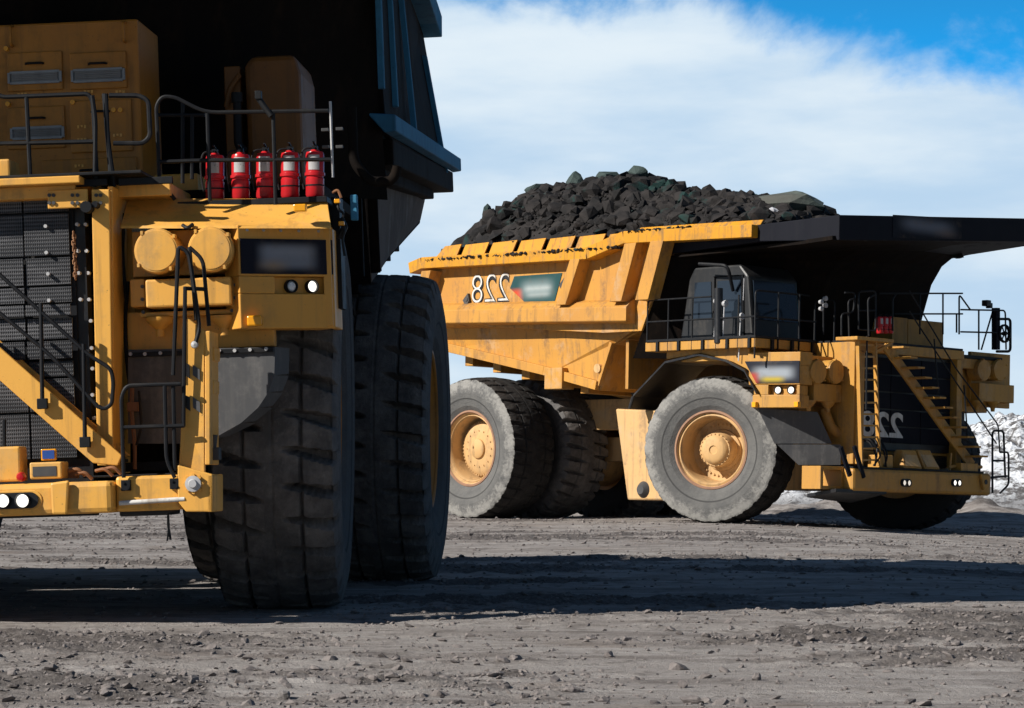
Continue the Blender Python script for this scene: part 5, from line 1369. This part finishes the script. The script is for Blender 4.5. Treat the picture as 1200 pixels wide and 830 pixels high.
# rounded ochre tank and duct on the right of the cabinet
mb = MB(); a, b_ = (0.400,3.173,5.659), (0.400,3.735,4.309)
mb.plate([(.4, a[1] + .05, a[2]), (.4, b_[1] - .05, a[2]), (.4, b_[1], a[2] - .2), (.4, b_[1], b_[2]), (.4, a[1] - .02, b_[2]), (.4, a[1] - .02, a[2] - .1)], (-1.2, 0, 0)); tkn = lp(mb, 'ochre_tank', 'ochre_shadowed', .06)
mb = MB(); a, b_ = (0.300,2.920,5.578), (0.300,3.093,4.346); mb.box((-.6, a[1], b_[2]), (.3, b_[1], a[2])); mb.tube([(.33, a[1] + .02, b_[2] + .8), (.36, a[1] + .06, a[2] - .25), (.33, b_[1], a[2] - .1)], .03, 8, .1); lp(mb, 'exhaust_duct', 'ochre_shadowed', .03)
mb = MB(); c = (0.500,3.082,5.169); q = (0.500,3.076,4.726); r_ = (0.500,3.145,4.652); mb.tube([c, q, r_], .045, 10, .1); mb.cyl((.5, c[1], 0), .06, c[2], c[2] + .1, 'z', 12); lp(mb, 'air_hose', 'rail', 0)
mb = MB(); mb.box((.2, 2.35, 4.12), (1.4, 2.8, 4.35)); lp(mb, 'deck_step', 'yellow', .02)
# operator cab (outside the frame on the far left)
mb = MB(); mb.plate([(x, -3.8, z) for x, z in [(-1.4, 4.2), (1.05, 4.2), (.85, 5.9), (.5, 6.2), (-1.1, 6.2)]], (0, 1.75, 0)); lp(mb, 'cab', 'cab_grey', .05)

mwL = Matrix.Translation(lt.location) @ Matrix.Rotation(R(-93.5), 4, 'Z') @ Matrix.Rotation(LR, 4, 'X')
where = ('red fire extinguisher at the left end of the row of five, hose on its left', 'red fire extinguisher second from the left in the row of five', 'red fire extinguisher in the middle of the row of five', 'red fire extinguisher second from the right, just right of the rail post', 'red fire extinguisher at the right end of the row of five, by the aerial')
for p, lab in zip(((2.220,3.100,3.981), (2.220,3.352,3.979), (2.220,3.596,3.978), (2.220,3.839,3.976), (2.220,4.082,3.974)), where):
    e = extinguisher(mwL @ Vector(p), R(-93.5), lab, 'row of five fire extinguishers on the near truck deck', .94)

# ------------------------------------------------------------------ loose clods and stones
rng = random.Random(77)
mb = MB()
n = 0
while n < 15000:
    y = 15.5 + 75 * rng.random() ** 2.2
    x = rng.uniform(-.20, .20) * y
    dens = float(churn_f(np.array(x), np.array(y)))
    if rng.random() > .07 + .93 * dens: continue
    s_ = .005 + .013 * rng.random() ** 2 + .038 * rng.random() ** 11 + .00035 * y
    z = float(ground_h(x, y))
    put_rock(mb, (x, y, z + s_ * .2), s_, rng, (1.2, 1, .7)); n += 1
tag(mb.build('loose_clods', 'clod'), kind='stuff')
def gnd(px_, py_):
    t = 1.46 * 3250 / (py_ - 550); return ((px_ - 600) / 3250 * t, t)
for (xy, size, mat, nm, lab, cat) in (((-1.493,18.111), (.055, .05, .05), 'stone', 'stone', 'pale squarish stone on the dirt below the near front tyre', 'stone'),
        ((-2.094,17.318), (.06, .045, .03), 'stone', 'stone', 'pale flat stone at the bottom edge of the photo, left of the squarish one', 'stone'),
        ((-1.727,22.812), (.03, .028, .022), 'stone', 'stone', 'small whitish pebble on churned dirt just in front of the near front tyre', 'stone'),
        ((1.222,20.365), (.09, .06, .05), 'clod', 'dirt_clod', 'dark double clod of dirt right of the middle foreground', 'dirt clod'),
        ((0.393,18.250), (.07, .05, .035), 'clod', 'dirt_clod', 'dark pointed clod of dirt in the lower middle foreground', 'dirt clod'),
        ((1.163,17.574), (.12, .06, .045), 'clod', 'dirt_clod', 'widest dark clod of dirt, at the bottom edge right of the middle', 'dirt clod'),
        ((1.150,18.681), (.045, .035, .04), 'clod', 'dirt_clod', 'small upright grey clod just above the widest clod', 'dirt clod'),
        ((4.921,29.290), (.09, .06, .035), 'clod', 'dirt_clod', 'lone dark clod at the far right, in front of the long shadow', 'dirt clod'),
        ((1.683,19.056), (.05, .04, .04), 'clod', 'dirt_clod', 'round dark clod alone on the smooth dirt, lower right', 'dirt clod')):
    x, y = xy
    o = boulder_mesh(random.Random(int(x * 100)), size, 24, 1).build(nm, mat)
    o.location = (x, y, float(ground_h(x, y)) + size[2] * .45)
    tag(o, lab, cat)

# wiring at the outer corner of the near truck's light box
for k, (pts, mt) in enumerate((([(2.300,4.300,3.949), (2.350,4.327,3.827), (2.300,4.370,3.797), (2.300,4.342,3.699)], 'rail'), ([(2.300,4.325,3.699), (2.300,4.382,3.647), (2.300,4.345,3.549), (2.300,4.364,3.382)], 'rail'), ([(2.300,4.260,4.001), (2.300,4.320,4.031), (2.300,4.350,3.947)], 'rust'))):
    mb = MB(); mb.tube(pts, .014, 6, .05); lp(mb, 'wiring', mt, 0)
for c in ((2.330,4.345,3.696), (2.330,4.311,3.913)):
    mb = MB(); mb.box((c[0] - .03, c[1] - .025, c[2] - .02), (c[0] + .03, c[1] + .03, c[2] + .02)); lp(mb, 'connector', 'amber', .006)
# hoses and clips behind the boarding gate and across the air cleaner housing
for pts in ([(2.500,2.269,3.202), (2.500,2.221,2.790), (2.500,2.232,2.376), (2.500,2.298,1.629)], [(2.600,2.278,3.854), (2.550,2.229,3.448), (2.500,2.246,3.037)], [(2.900,2.893,3.688), (2.950,2.950,3.649), (2.900,2.991,3.692)]):
    mb = MB(); mb.tube(pts, .018, 8, .2); lp(mb, 'hose', 'rail', 0)
